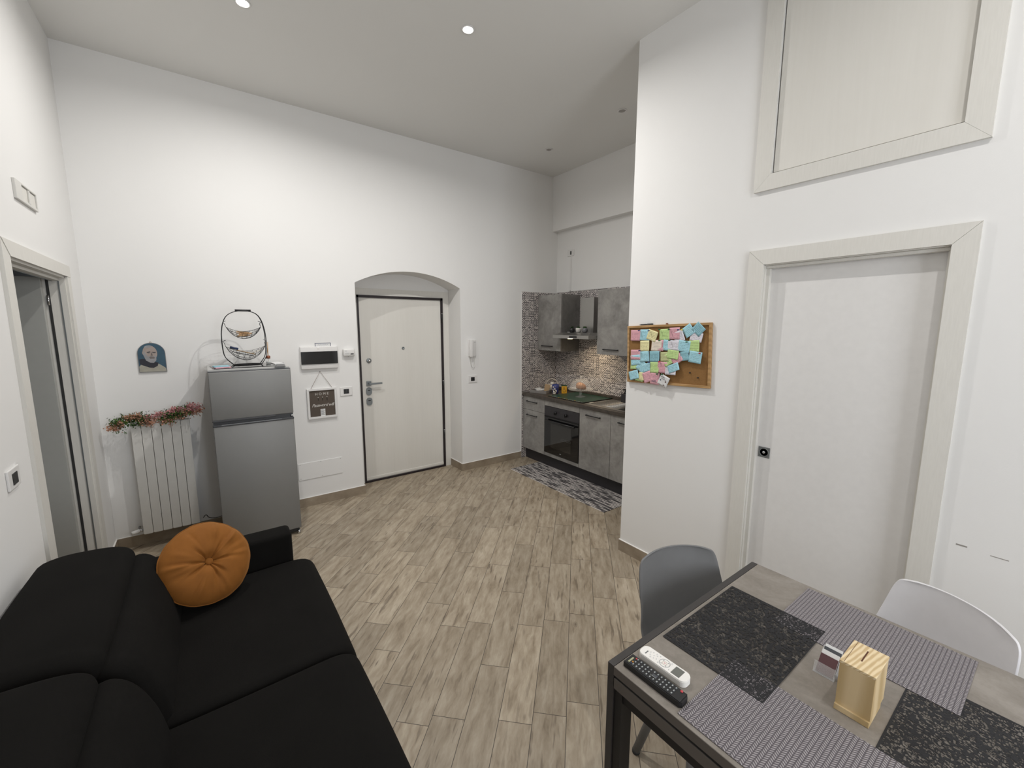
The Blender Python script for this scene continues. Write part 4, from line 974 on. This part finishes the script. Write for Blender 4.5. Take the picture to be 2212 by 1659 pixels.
t = thing('yellow_tin', 'yellow tin with dark round emblem and dark lid on the worktop', 'tin', (3.70, 3.92, ZW))
T = Matrix.Translation((3.70, 3.92, ZW)) @ Matrix.Rotation(R(48), 4, 'Z')
MB().box(-.028, .028, -.034, .034, 0, .096, .004, 2, T).build('body', M['yellow'], t)
MB().box(-.029, .029, -.035, .035, .096, .104, .002, 2, T).build('lid', M['leafd'], t)
MB().lathe([(.016, 0), (.019, 0), (.019, .0015), (.016, .0015)], 24, T @ Matrix.Translation((-.0282, 0, .038)) @ Matrix.Rotation(R(-90), 4, 'Y'), cap=False).build('emblem', M['plinth'], t)
MB().box(-.0290, -.028, -.012, .014, .070, .076, 0, 2, T).build('print_line', M['plinth'], t)
t = thing('cake_stand', 'glass footed cake stand with glass dome on the hob cover', 'cake stand', (3.638, 3.566, .893))
T = Matrix.Translation((3.638, 3.566, .8935))
MB().lathe([(.060, 0), (.061, .003), (.040, .008), (.014, .018), (.012, .03), (.020, .042), (.013, .052), (.016, .075), (.030, .084), (.030, .088), (.140, .090), (.153, .100), (.156, .100), (.142, .084), (.034, .080)], 40, T, cap=False).build('stand', M['glassc'], t)
MB().lathe([(.128, .092), (.131, .094), (.128, .135), (.110, .180), (.075, .208), (.030, .221), (.010, .224), (.010, .232), (.017, .242), (.015, .254), (1e-4, .258)], 40, T, cap=False).build('dome', M['glassc'], t)
t = thing('pastry', 'golden brown glazed pastry under the glass dome', 'pastry', (3.638, 3.566, .985))
b = MB()
for k in range(7):
    a = R(-100 + 200 * k / 6); rr = .020 + .016 * math.cos(a * .9)
    b.ball((3.655 - .03 * math.cos(a), 3.566 + .045 * math.sin(a), .985 + rr * 1.2), rr, 1.15, 1, 1.25, 12, 8)
b.build('crust', M['pastry'], t)
t = thing('soap_dispenser', 'dark grey square soap dispenser beside the sink drainer', 'dispenser', (3.790, 3.02, .8875))
MB().box(3.758, 3.826, 2.986, 3.054, .8876, .990, .005).build('bottle', M['plinth'], t)
MB().cyl((3.792, 3.02, .99), (3.792, 3.02, 1.012), .016).cyl((3.792, 3.02, 1.012), (3.792, 3.02, 1.035), .008).box(3.750, 3.80, 3.011, 3.029, 1.030, 1.042, .003).build('pump', M['black'], t)
# rug
one(MB().box(2.918, 3.383, 2.52, 4.02, 0, .006, .002), 'kitchen_rug', M['rug'], 'black and white streaked runner rug in front of the kitchen cabinets', 'rug', (3.15, 3.27, 0))

# ================================================================== CORK BOARD
t = thing('cork_board', 'wood framed cork board covered in paper notes on the right wall', 'cork board', (XR, 1.672, 1.555), (R(-2.2), 0, 0))
hw_, hh_ = .315, .203; F = .016
b = MB()
MB().box(-.012, -.003, -hw_ + .01, hw_ - .01, -hh_ + .01, hh_ - .01).build('cork_sheet', M['corkm'], t)
for y0, y1, z0, z1 in ((-hw_, hw_, hh_ - F, hh_), (-hw_, hw_, -hh_, -hh_ + F), (-hw_, -hw_ + F, -hh_ + F, hh_ - F), (hw_ - F, hw_, -hh_ + F, hh_ - F)):
    MB().box(-.020, -.001, y0, y1, z0, z1, .002).build('frame_bar', M['oak'], t)
NOTES = [
("pink",1.919,1.680,0.078,0.074,1,'plain pink note in the top left corner of the cork board'),
("blue",1.839,1.685,0.076,0.073,1,'blue note second from the left in the top row of the cork board'),
("yellow",1.780,1.682,0.074,0.068,-16,'tilted yellow note in the top row, overlapping a blue one'),
("green",1.683,1.690,0.075,0.072,4,'straight green note in the top row of the cork board'),
("pink",1.609,1.699,0.072,0.074,3,'pink note in the top row, partly under a tilted white note'),
("white",1.577,1.679,0.070,0.070,23,'tilted white note in the top row between pink and blue'),
("blue",1.512,1.718,0.066,0.068,36,'bright blue note turned corner up over the top frame'),
("white",1.456,1.680,0.078,0.055,-10,'white note in the top row tucked under a darker blue one'),
("slate",1.445,1.728,0.068,0.062,-43,'darker blue note standing on its corner at the top right, above the frame'),
("yellow",1.836,1.609,0.072,0.070,3,'yellow note with curled corner in the second row, far left'),
("pink",1.717,1.617,0.066,0.069,0,'pink note in the second row mostly behind a cream note'),
("cream",1.740,1.613,0.075,0.070,-2,'cream note in the second row beside the curled yellow note'),
("blue",1.651,1.620,0.072,0.068,-4,'narrow showing blue note in the second row left of a white one'),
("white",1.611,1.621,0.080,0.062,0,'wide white note in the middle of the second row'),
("green",1.466,1.622,0.068,0.070,4,'green note at the right end of the second row'),
("blue",1.534,1.618,0.079,0.070,-5,'blue note with green pin in the second row'),
("pink",1.908,1.543,0.078,0.068,3,'pink note at the left edge half under a bright blue one'),
("blue",1.831,1.535,0.070,0.070,7,'blue note in the third row second from the left'),
("green",1.908,1.475,0.074,0.068,3,'green note at the left edge peeking out below a blue one'),
("blue",1.906,1.505,0.078,0.069,10,'bright blue note at the left edge in front of pink and green'),
("blue",1.850,1.463,0.070,0.075,-35,'blue note turned on its corner in the lower left'),
("blue",1.808,1.459,0.080,0.056,18,'blue note tilted upwards, pinned in the lower left'),
("slate",1.750,1.539,0.075,0.071,3,'darker blue note with curled corner in the third row'),
("olive",1.671,1.543,0.060,0.060,5,'olive green note mostly hidden in the third row'),
("green",1.652,1.522,0.056,0.072,32,'green note leaning sideways in the middle of the third row'),
("pink",1.580,1.532,0.075,0.056,36,'pink note pointing down right in the middle of the board'),
("slate",1.525,1.555,0.056,0.056,10,'small darker blue note at the right of the third row group'),
("green",1.609,1.561,0.079,0.056,-4,'bright green note lying over the tilted ones in the third row'),
("blue",1.452,1.553,0.082,0.070,-6,'single light blue note with red pin at the right of the board'),
("green",1.744,1.465,0.066,0.071,3,'light green note in the fourth row beside a pink one'),
("pink",1.683,1.470,0.068,0.072,-1,'pink note in the fourth row right of the light green one'),
("white",1.620,1.457,0.076,0.060,2,'white note in the fourth row half under a tilted blue one'),
("blue",1.599,1.474,0.080,0.050,23,'blue note tilted over a white one in the fourth row'),
("green",1.865,1.384,0.064,0.052,-4,'green note barely showing at the bottom left of the board'),
("yellow",1.839,1.393,0.056,0.055,-2,'pale yellow note barely showing at the bottom left of the board'),
("blue",1.912,1.397,0.078,0.060,17,'blue note in the bottom left corner of the board'),
("pink",1.797,1.394,0.066,0.070,23,'tilted pink note at the bottom between blue and pink'),
("pink",1.735,1.388,0.068,0.076,0,'pink note with a dark blue drawing at the bottom of the board'),
("white",1.666,1.381,0.070,0.071,-23,'white printed card hanging over the bottom frame of the board')]
XN = XR - .0135
rn = random.Random(3)
for i, (c, y, z, wd, hg, ang, lb) in enumerate(NOTES):
    x = XN - .0062 - .0003 * i
    wd *= 1.04; hg *= 1.04
    curl = rn.uniform(.0008, .0028); cc = rn.uniform(0, .002); sd = rn.choice((-1, 1))
    def fn(u, v, wd=wd, hg=hg, curl=curl, cc=cc, sd=sd):
        h = (u - .5) * wd; zz = (.5 - v) * hg
        e = curl * v ** 2.2 + cc * max(0, (v + sd * (u - .5)) - .8) ** 2 * 4
        return (-e, -h, zz)
    nm = 'printed_card' if i == 38 else 'paper_note'
    o = MB().grid(fn, 6, 7).build(nm, NOTE[c] if i != 38 else M['paper'], None, solid=.0003)
    o.location = (x, y, z); o.rotation_euler = (-R(ang), 0, 0)
    tag(o, lb, 'card' if i == 38 else 'note', 'paper notes on the cork board')
    BASE[o.name] = Vector((0, 0, 0))
    if i == 38:
        for (dy, dz, w2, h2, mm) in ((.02, .022, .05, .003, 'keyg'), (.0, .012, .04, .002, 'keyg'), (.018, -.006, .008, .008, 'blue'), (-.022, -.001, .010, .008, 'maroon'), (-.018, -.026, .012, .006, 'maroon')):
            MB().box(-.0110, -.0104, -w2 / 2 + dy - .0, w2 / 2 + dy, dz, dz + h2).build('print', M[mm], o)
    if i == 37:
        MB().tube([(-.008, .020 - .006 * k, -.022 + .004 * (k % 2)) for k in range(7)], .0014, 5).tube([(-.006, .02, -.012), (-.006, -.012, -.010)], .001, 5).build('drawing', M['blue'], o)
PINS = [("blue",1.879,1.715,'between the pink and blue notes at the top left'),("blue",1.798,1.715,'between the blue and tilted yellow notes of the top row'),("green",1.715,1.724,'at the top left corner of the straight green note'),("green",1.643,1.725,'at the top right corner of the straight green note'),("blue",1.575,1.723,'at the top right corner of the upper pink note'),("yellow",1.549,1.723,'between the tilted white and the bright blue note'),("green",1.710,1.650,'above the cream note in the second row'),("green",1.635,1.654,'above the wide white note in the second row'),("green",1.511,1.647,'on the blue note of the second row'),("blue",1.868,1.575,'above the left pair of the third row'),("blue",1.786,1.497,'below the darker blue note in the lower left'),("red",1.702,1.508,'between the light green and pink notes in the fourth row'),("red",1.419,1.580,'on the single light blue note at the right'),("black",1.488,1.451,'alone on bare cork at the lower right, upper one'),("black",1.432,1.424,'alone on bare cork at the lower right, lower one'),("green",1.716,1.422,'at the top of the pink note with the drawing'),("green",1.677,1.424,'at the top of the white printed card')]
PM = dict(blue=flat('blue_pin', (.03, .04, .16), .35), green=flat('green_pin', (.02, .13, .05), .35), yellow=flat('yellow_pin', (.6, .5, .05), .35), red=flat('red_pin', (.5, .03, .04), .35), black=M['black'])
for c, y, z, where in PINS:
    T = Matrix.Rotation(R(-90), 4, 'Y')
    o = MB().lathe([(.0012, -.008), (.0012, .002), (.0045, .002), (.004, .004), (.003, .010), (.0048, .012), (.004, .014), (1e-4, .014)], 12, T).build('push_pin', PM[c])
    o.location = (XN - (.017 if c != 'black' else -.007), y, z)
    tag(o, c + ' push pin ' + where, 'push pin', 'push pins in the cork board')
t = thing('ballpoint_pen', 'black ballpoint pen lying on top of the cork board frame', 'pen', (XR - .010, 1.835, 1.760))
MB().tube([(XR - .011, 1.885, 1.7555), (XR - .011, 1.785, 1.7595)], .0045, 10).build('barrel', M['black'], t)
MB().cyl((XR - .011, 1.885, 1.7555), (XR - .011, 1.900, 1.755), .0042, .001).build('tip', M['grey'], t)
MB().box(XR - .013, XR - .009, 1.79, 1.83, 1.764, 1.7655).build('clip', M['grey'], t)
one(MB().box(XR - .012, XR - .001, 1.668, 1.684, 1.7585, 1.7605).box(XR - .012, XR - .010, 1.668, 1.684, 1.7585, 1.766), 'board_hook', M['terracotta'], 'small brown hook above the middle of the cork board', 'hook', (XR, 1.676, 1.76))

# ================================================================== SOFA
t = thing('sofa', 'black two seat sofa with folded headrests along the left wall', 'sofa', (-.15, 1.635, 0))
def smooth_poly(P, it=2):
    for _ in range(it):
        Q = []
        for i in range(len(P)):
            a = P[i]; b_ = P[(i + 1) % len(P)]
            Q += [(a[0] * .75 + b_[0] * .25, a[1] * .75 + b_[1] * .25), (a[0] * .25 + b_[0] * .75, a[1] * .25 + b_[1] * .75)]
        P = Q
    return P
def cushion(prof, y0, y1, r, crown=.0, nr=7, it=2):
    P = smooth_poly(prof, it); n = len(P)
    cx_ = sum(p[0] for p in P) / n; cz = sum(p[1] for p in P) / n
    # inward offsets
    offs = []
    for i in range(n):
        a = P[i - 1]; c = P[(i + 1) % n]; tx, tz = c[0] - a[0], c[1] - a[1]; L = math.hypot(tx, tz) or 1
        nx, nz = -tz / L, tx / L
        if nx * (cx_ - P[i][0]) + nz * (cz - P[i][1]) < 0: nx, nz = -nx, -nz
        offs.append((nx, nz))
    rings = []
    for k in range(nr): 
        th = math.pi / 2 * k / nr; rings.append((y0 + r * (1 - math.sin(th)), r * (1 - math.cos(math.pi / 2 - th)) if False else r * (1 - math.sin(th)), th))
    ys = []
    for k in range(nr + 1):
        th = math.pi / 2 * k / nr; ys.append((y0 + r * (1 - math.cos(th)), r * (1 - math.sin(th))))
    mid = [(y0 + r + (y1 - y0 - 2 * r) * k / 6, 0) for k in range(1, 6)]
    ye = [(y0 + y1 - y, d) for y, d in ys[::-1]]
    seq = ys + mid + ye
    V = []
    for y, d in seq:
        d = min(d, r)
        s_ = math.sin(math.pi * (y - y0) / (y1 - y0))
        for i in range(n):
            V.append((P[i][0] + offs[i][0] * (d - crown * s_), y, P[i][1] + offs[i][1] * (d - crown * s_)))
    F = []
    for j in range(len(seq) - 1):
        for i in range(n): F.append([j * n + i, j * n + (i + 1) % n, (j + 1) * n + (i + 1) % n, (j + 1) * n + i])
    F.append(list(range(n))[::-1]); F.append([(len(seq) - 1) * n + i for i in range(n)])
    return MB().add(V, F, True)
seatp = [(-.30, .458), (-.10, .455), (.10, .458), (.24, .462), (.345, .462), (.400, .430), (.418, .36), (.420, .28), (.415, .20), (.36, .16), (.10, .16), (-.10, .16), (-.30, .16)]
lump = [(-.345, .712), (-.295, .722), (-.245, .675), (-.205, .58), (-.185, .48), (-.175, .40), (-.25, .35), (-.36, .40), (-.40, .55), (-.385, .66)]
headp = [(-.635, .765), (-.56, .790), (-.46, .788), (-.38, .778), (-.335, .755), (-.322, .71), (-.335, .64), (-.39, .60), (-.50, .60), (-.60, .62), (-.640, .68)]
for y0, y1 in ((1.637, 2.488), (.785, 1.633)):
    cushion(seatp, y0, y1, .035, .004).build('seat_cushion', M['sofa'], t)
    cushion(lump, y0 + .002, y1 - .006, .055, .006).build('back_cushion', M['sofa'], t)
    cushion(headp, y0 + .002, y1 - .004, .055, .006).build('headrest', M['sofa'], t)
MB().box(-.655, -.36, .78, 2.49, .06, .60, .03, 4, smooth=True).build('back_frame', M['sofa'], t)
MB().box(-.60, .385, .78, 2.49, .05, .17, .01).build('base_frame', M['sofa'], t)
for y0, y1 in ((2.492, 2.625), (.645, .781)):
    MB().box(-.655, .312, y0, y1, .05, .612, .022, 4, smooth=True).build('armrest', M['sofa'], t)
for x in (-.55, .25):
    for y in (.72, 2.55): MB().cyl((x, y, 0), (x, y, .055), .02).build('foot', M['black'], t)

# orange round cushion
n_ = Vector((.34, -.80, .50)).normalized(); up_ = Vector((0, 0, 1)); xx = up_.cross(n_).normalized(); yy = n_.cross(xx)
cc = Vector((-.062, 2.322, .652)) - n_ * .026
t = thing('round_cushion', 'round ochre velvet cushion with centre button leaning in the sofa corner', 'cushion', tuple(cc))
Rot = Matrix((xx, yy, n_)).transposed().to_4x4(); T = Matrix.Translation(cc) @ Rot
rc = random.Random(11)
pl = [(rc.uniform(0, 2 * math.pi), rc.uniform(.10, .30), rc.uniform(.003, .0075)) for _ in range(26)]
main = [(2 * math.pi * k / 7 + rc.uniform(-.34, .34)) for k in range(7)]
def cushpt(rad, a, side):
    r = rad; RR = .184
    q = min(1, r / RR)
    h = .058 * (1 - q ** 3.2) ** .62
    h -= .040 * math.exp(-(r / .030) ** 2)
    if side > 0:
        for m_ in main:
            d = math.atan2(math.sin(a - m_), math.cos(a - m_)); wq = .085 + .05 * q
            h -= .012 * math.exp(-(d / wq) ** 2) * math.exp(-((q - .24) / (.20 + .16 * abs(math.sin(m_ * 3)))) ** 2)
        for m_, w_, amp in pl:
            d = math.atan2(math.sin(a - m_), math.cos(a - m_)); h += amp * math.exp(-(d / (w_ * .35)) ** 2) * math.exp(-((q - .72) / .24) ** 2) * (1 if int(m_ * 10) % 2 else -1)
    edge = 1 + .008 * math.sin(5 * a + 1) + .004 * math.sin(17 * a)
    return (r * edge * math.cos(a), r * edge * math.sin(a), side * max(h, 0.001 if q > .99 else h))
b = MB()
NA, NR = 120, 34
for side in (1, -1):
    b.grid(lambda u, v, side=side: cushpt(.184 * (math.sin(v * math.pi / 2)) + 1e-4, u * 2 * math.pi, side), NA, NR, True, T)
b.build('cover', M['velvet'], t)
MB().ball((0, 0, .028), .0165, 1, 1, .5, 20, 10, T).build('button', M['velvet'], t)
MB().tube([T @ Vector(cushpt(.1855, 2 * math.pi * k / 72, 1)[:2] + (0,)) for k in range(72)], .0024, 6, True).build('piping', M['velvet'], t)

# ================================================================== DINING TABLE
t = thing('dining_table', 'extending dining table with grey stone look top and dark metal frame', 'table', (1.36, .05, 0))
TX0, TX1, TYE = .905, 1.820, .746
tp = MB().box(TX0, TX1, -.66, .7225, .7225, .750, .0012).build('table_top', M['table'], t)
MB().box(TX0 - .0012, TX0 + .001, -.66, .7225, .7228, .7492).build('edge_shade_band', M['edge'], tp)  # added thin strip, coloured dark for the shade on the table's side
MB().box(TX0, TX1, -.66, .7215, .678, .7125, .0012).build('extension_leaf', M['edge'], t)  # real leaf, in the same shade-darkened colour
MB().box(TX0 + .003, TX1 - .003, -.655, .720, .7125, .7225).build('slide_gap', M['dark'], t)
for y0, y1 in ((.7235, .746), (-.684, -.662)):
    MB().box(TX0, TX1, y0, y1, .690, .7505, .001).build('end_bar', M['tableframe'], t)
    for x0, x1 in ((TX0, TX0 + .055), (TX1 - .055, TX1)): MB().box(x0, x1, y0, y1, 0, .690, .001).build('leg', M['tableframe'], t)
    for x0 in (TX0 + .001, TX1 - .061):
        yi = y0 - .028 if y0 > 0 else y1
        MB().box(x0 + .005, x0 + .055, yi, yi + .028, 0, .676, .001).build('inner_leg', M['tabledark'], t)
MB().box(TX0 + .012, TX0 + .045, -.655, .70, .640, .677).build('side_rail', M['tabledark'], t)
MB().box(TX1 - .045, TX1 - .012, -.655, .70, .640, .677).build('side_rail', M['tabledark'], t)
ZT = .750
def pmat(x0, x1, y0, y1, z, m, nm, lb, cat='placemat', rot=0):
    cx_, cy_ = (x0 + x1) / 2, (y0 + y1) / 2; sx, sy = x1 - x0, y1 - y0
    b = MB(); nx = 24; ny = 18
    if m == 'braid':
        b.box(-sx / 2, sx / 2, -sy / 2, sy / 2, 0, .0014, .0005)
    else: b.box(-sx / 2, sx / 2, -sy / 2, sy / 2, 0, .0007)
    o = b.build(nm, M[m]); o.location = (cx_, cy_, z); o.rotation_euler = (0, 0, R(rot))
    return tag(o, lb, cat, 'placemats on the table')
pmat(1.140, 1.590, -.115, .193, ZT + .0002, 'mat', 'placemat', 'black open weave placemat at the right, its corners under the two grey mats')
pmat(.918, 1.218, .078, .524, ZT + .0009, 'braid', 'placemat', 'grey braided placemat at the near side of the table, before the pine box')
pmat(1.500, 1.800, .088, .531, ZT + .0009, 'braid', 'placemat', 'grey braided placemat at the far side of the table, before the white chair')
pmat(1.126, 1.575, .405, .709, ZT + .0025, 'mat', 'placemat', 'black open weave placemat at the table end beside the grey chair')
# pine box
t = thing('pine_box', 'light pine wood box with a slot in its lid standing on the table', 'box', (1.33, .253, ZT))
MB().box(1.272, 1.388, .217, .290, .765, .882, .0008).build('box_body', M['pine'], t)
MB().box(1.266, 1.368, .2175, .2905, .7502, .766, .0008).build('base_board', M['pine'], t)
l_ = MB().box(1.272, 1.389, .216, .291, .8822, .889, .0008).build('lid', M['pinetop'], t)
MB().box(1.310, 1.366, .2535, .2565, .8888, .8894).build('slot', M['slot'], l_)
MB().box(1.273, 1.389, .2815, .2823, .8888, .8893).build('lid_groove', M['slot'], l_)
# acrylic card holder with leaflets
t = thing('acrylic_holder', 'clear acrylic card holder behind the pine box', 'card holder', (1.41, .345, ZT))
b = MB(); 
def slab(P, th):    # quad with thickness
    P = [Vector(p) for p in P]; n2 = (P[1] - P[0]).cross(P[2] - P[0]).normalized() * th
    return [p for p in P] + [p + n2 for p in P], [(0, 1, 2, 3), (7, 6, 5, 4), (0, 4, 5, 1), (1, 5, 6, 2), (2, 6, 7, 3), (3, 7, 4, 0)]
b.box(1.362, 1.440, .318, .370, ZT, ZT + .002)
b.add(*slab([(1.364, .370, ZT), (1.364, .318, ZT), (1.372, .318, ZT + .032), (1.372, .370, ZT + .032)], .0015))
b.add(*slab([(1.395, .370, ZT), (1.395, .318, ZT), (1.440, .318, ZT + .046), (1.440, .370, ZT + .046)], .0015))
b.build('acrylic_shell', M['acry'], t)
for k, (m_, h_) in enumerate((('maroon', .050), ('paper', .058), ('maroon', .052), ('keyg', .060), ('paper', .064))):
    x = 1.368 + k * .0065
    one(MB().add(*slab([(x, .365, ZT + .003), (x, .323, ZT + .003), (x + h_ * .75, .323, ZT + h_ * .82), (x + h_ * .75, .365, ZT + h_ * .82)], .0022)), 'leaflet', M[m_], ['front maroon printed card in the clear holder', 'front white card in the clear holder behind the maroon one', 'second maroon card in the clear holder', 'grey card in the clear holder', 'rear white card in the clear holder, tallest'][k], 'card', (x, .344, ZT + .003), 'cards in the acrylic holder')
# TV remote
t = thing('tv_remote', 'black television remote control with many small keys at the table corner', 'remote control', (.953, .62, ZT), (0, 0, R(1.5)))
b = MB()
b.prism([(-.021, -.088), (-.014, -.094), (.012, -.094), (.020, -.088), (.022, -.04), (.022, .088), (-.022, .088), (-.022, -.04)], 2, .001, .0165); b.box(-.019, .019, -.09, .086, .0165, .0185, .001)
b.build('case', M['black'], t)
MB().box(-.014, .010, .074, .079, .0184, .0187).build('logo_print', flat('pale_gold_print', (.42, .42, .26), .5), t)
for r_ in range(12):
    for c_ in range(3):
        if r_ in (5, 6) and c_ == 1: continue
        y = .062 - r_ * .0112; x = (-.012, 0, .012)[c_]
        mt = 'keyg'
        kb = MB().box(x - .004, x + .004, y - .0028, y + .0028, .0184, .0198, .0008).build('key', M[mt], t)
        MB().box(x - .0022, x + .0022, y - .0012, y + .0012, .0197, .0200).build('key_print', M['keyw'], kb)
MB().box(-.005, .006, -.009, .006, .0184, .0200, .001).build('centre_key', M['keyg'], t)
for x, y, m_ in ((.014, -.076, 'red'), (.012, .0675, 'red'), (-.006, .0675, 'orange'), (-.013, .068, 'blue')): MB().cyl((x, y, .0184), (x, y, .0205), .0036 if y < 0 else .0024, seg=14).build('colour_key', M[m_], t)
MB().tube([(-.004 - .002 * (k % 2), .010 - .0022 * k, .0202) for k in range(10)], .0005, 5).build('key_print', M['keyw'], t)
# air conditioner remote
t = thing('air_conditioner_remote', 'white air conditioner remote control with grey display beside the black remote', 'remote control', (1.016, .6305, ZT), (0, 0, R(2)))
MB().prism(pill(.0225, .076, .017, 6), 2, .001, .017).prism(pill(.0215, .075, .016, 6), 2, .017, .0195).build('case', M['caulk'], t)
MB().box(-.0165, .0165, -.056, -.030, .0194, .0200, .0005).build('lcd_screen', M['lcd'], t)
MB().box(-.012, .003, .054, .0575, .0194, .0198).build('logo_print', M['grey'], t)
rg = MB().tube([(.0 + .0150 * math.cos(a), -.002 + .0150 * math.sin(a), .0196) for a in [2 * math.pi * k / 40 for k in range(40)]], .0006, 6, True).build('dial_ring', M['grit'], t)
MB().tube([(.0066 * math.cos(a), -.002 + .0066 * math.sin(a), .0196) for a in [2 * math.pi * k / 28 for k in range(28)]], .0004, 5, True).build('dial_inner_ring', M['tan'], rg)
MB().tube([(.0018 * math.cos(a), -.002 + .0018 * math.sin(a), .0197) for a in [2 * math.pi * k / 12 for k in range(12)]], .0004, 5, True).build('ok_print', M['red'], rg)
for a in (45, 135, 225, 315): MB().box(.0105 * math.cos(R(a)) - .0015, .0105 * math.cos(R(a)) + .0015, -.002 + .0105 * math.sin(R(a)) - .0012, -.002 + .0105 * math.sin(R(a)) + .0012, .0194, .0197).build('dial_print', M['grit'], rg)
for x, y in ((-.012, .038), (-.004, .043), (.005, .047), (-.009, .029), (.0, .033), (.010, .040), (-.006, .021), (.006, .025), (.012, .018), (-.013, .012), (.014, -.018), (-.012, -.023), (.012, .030)):
    kb = MB().box(x - .0026, x + .0026, y - .0018, y + .0018, .0194, .0202, .0006).build('key', M['white'], t)
    MB().box(x - .0014, x + .0014, y + .0004, y + .0014, .0201, .0204).build('key_print', M['grit'], kb)

# ================================================================== CHAIRS
def make_chair(loc, rotz, m, lm, lb):
    t = thing('dining_chair', lb, 'chair', loc, (0, 0, rotz), 'shell chairs around the table')
    # local: chair faces -y ; centre line control points (y, z, halfwidth, edge lift, edge forward)
    C = [(-.225, .405, .185, .000, .0), (-.215, .432, .215, .010, .0), (-.12, .440, .232, .030, .0), (0, .428, .238, .050, .0), (.10, .430, .238, .085, .0), (.165, .455, .236, .10, -.03), (.205, .52, .232, .07, -.06), (.228, .60, .222, .03, -.065), (.246, .69, .216, .008, -.055), (.256, .765, .206, .0, -.045), (.260, .797, .192, -.003, -.04), (.261, .811, .172, -.008, -.034), (.261, .819, .140, -.008, -.024)]
    C = [Vector(c) if False else c for c in C]
    def row(v):
        f = v * (len(C) - 1); i = min(int(f), len(C) - 2); tt = f - i
        p0, p1, p2, p3 = C[max(0, i - 1)], C[i], C[i + 1], C[min(len(C) - 1, i + 2)]
        return [.5 * (2 * b_ + (c - a) * tt + (2 * a - 5 * b_ + 4 * c - d) * tt * tt + (3 * b_ - a - 3 * c + d) * tt ** 3) for a, b_, c, d in zip(p0, p1, p2, p3)]
    def fn(u, v):
        y, z, hw__, lift, fw = row(v); s_ = 2 * u - 1; a = abs(s_); hw__ *= .88
        return (s_ * hw__, y + fw * a ** 2.2, z + lift * a ** 2.2)
    sh = MB().grid(fn, 26, 44).build('shell', M[m], t, solid=.007, off=0)
    md = sh.modifiers.new('bev', 'BEVEL'); md.width = .002; md.segments = 2; md.limit_method = 'ANGLE'
    MB().box(-.17, .17, -.17, .13, .432, .462, .014, 4, smooth=True).build('seat_pad', M[m], t)
    MB().box(-.11, .11, -.10, .12, .385, .425, .004).build('under_frame', M['foot'], t)
    for sx in (-1, 1):
        for sy in (-1, 1):
            fy = -.19 if sy < 0 else .135
            l2 = MB().cyl((sx * .095, sy * .07 + .01, .405), (sx * .205, fy, .012), .020, .0155, 16).build('leg', M[lm], t)
            MB().cyl((sx * .205, fy, .014), (sx * .2065, fy * 1.01, 0.0), .0160, .0160, 12).build('foot_cap', M['foot'], l2)
    return t
make_chair((1.447, .712, 0), R(-23), 'chairgrey', 'chairleg', 'grey plastic shell chair at the far end of the table')
make_chair((1.822, .272, -.012), R(-90 - 26), 'chairwhite', 'chairwhite', 'white plastic shell chair tucked in at the right side of the table')
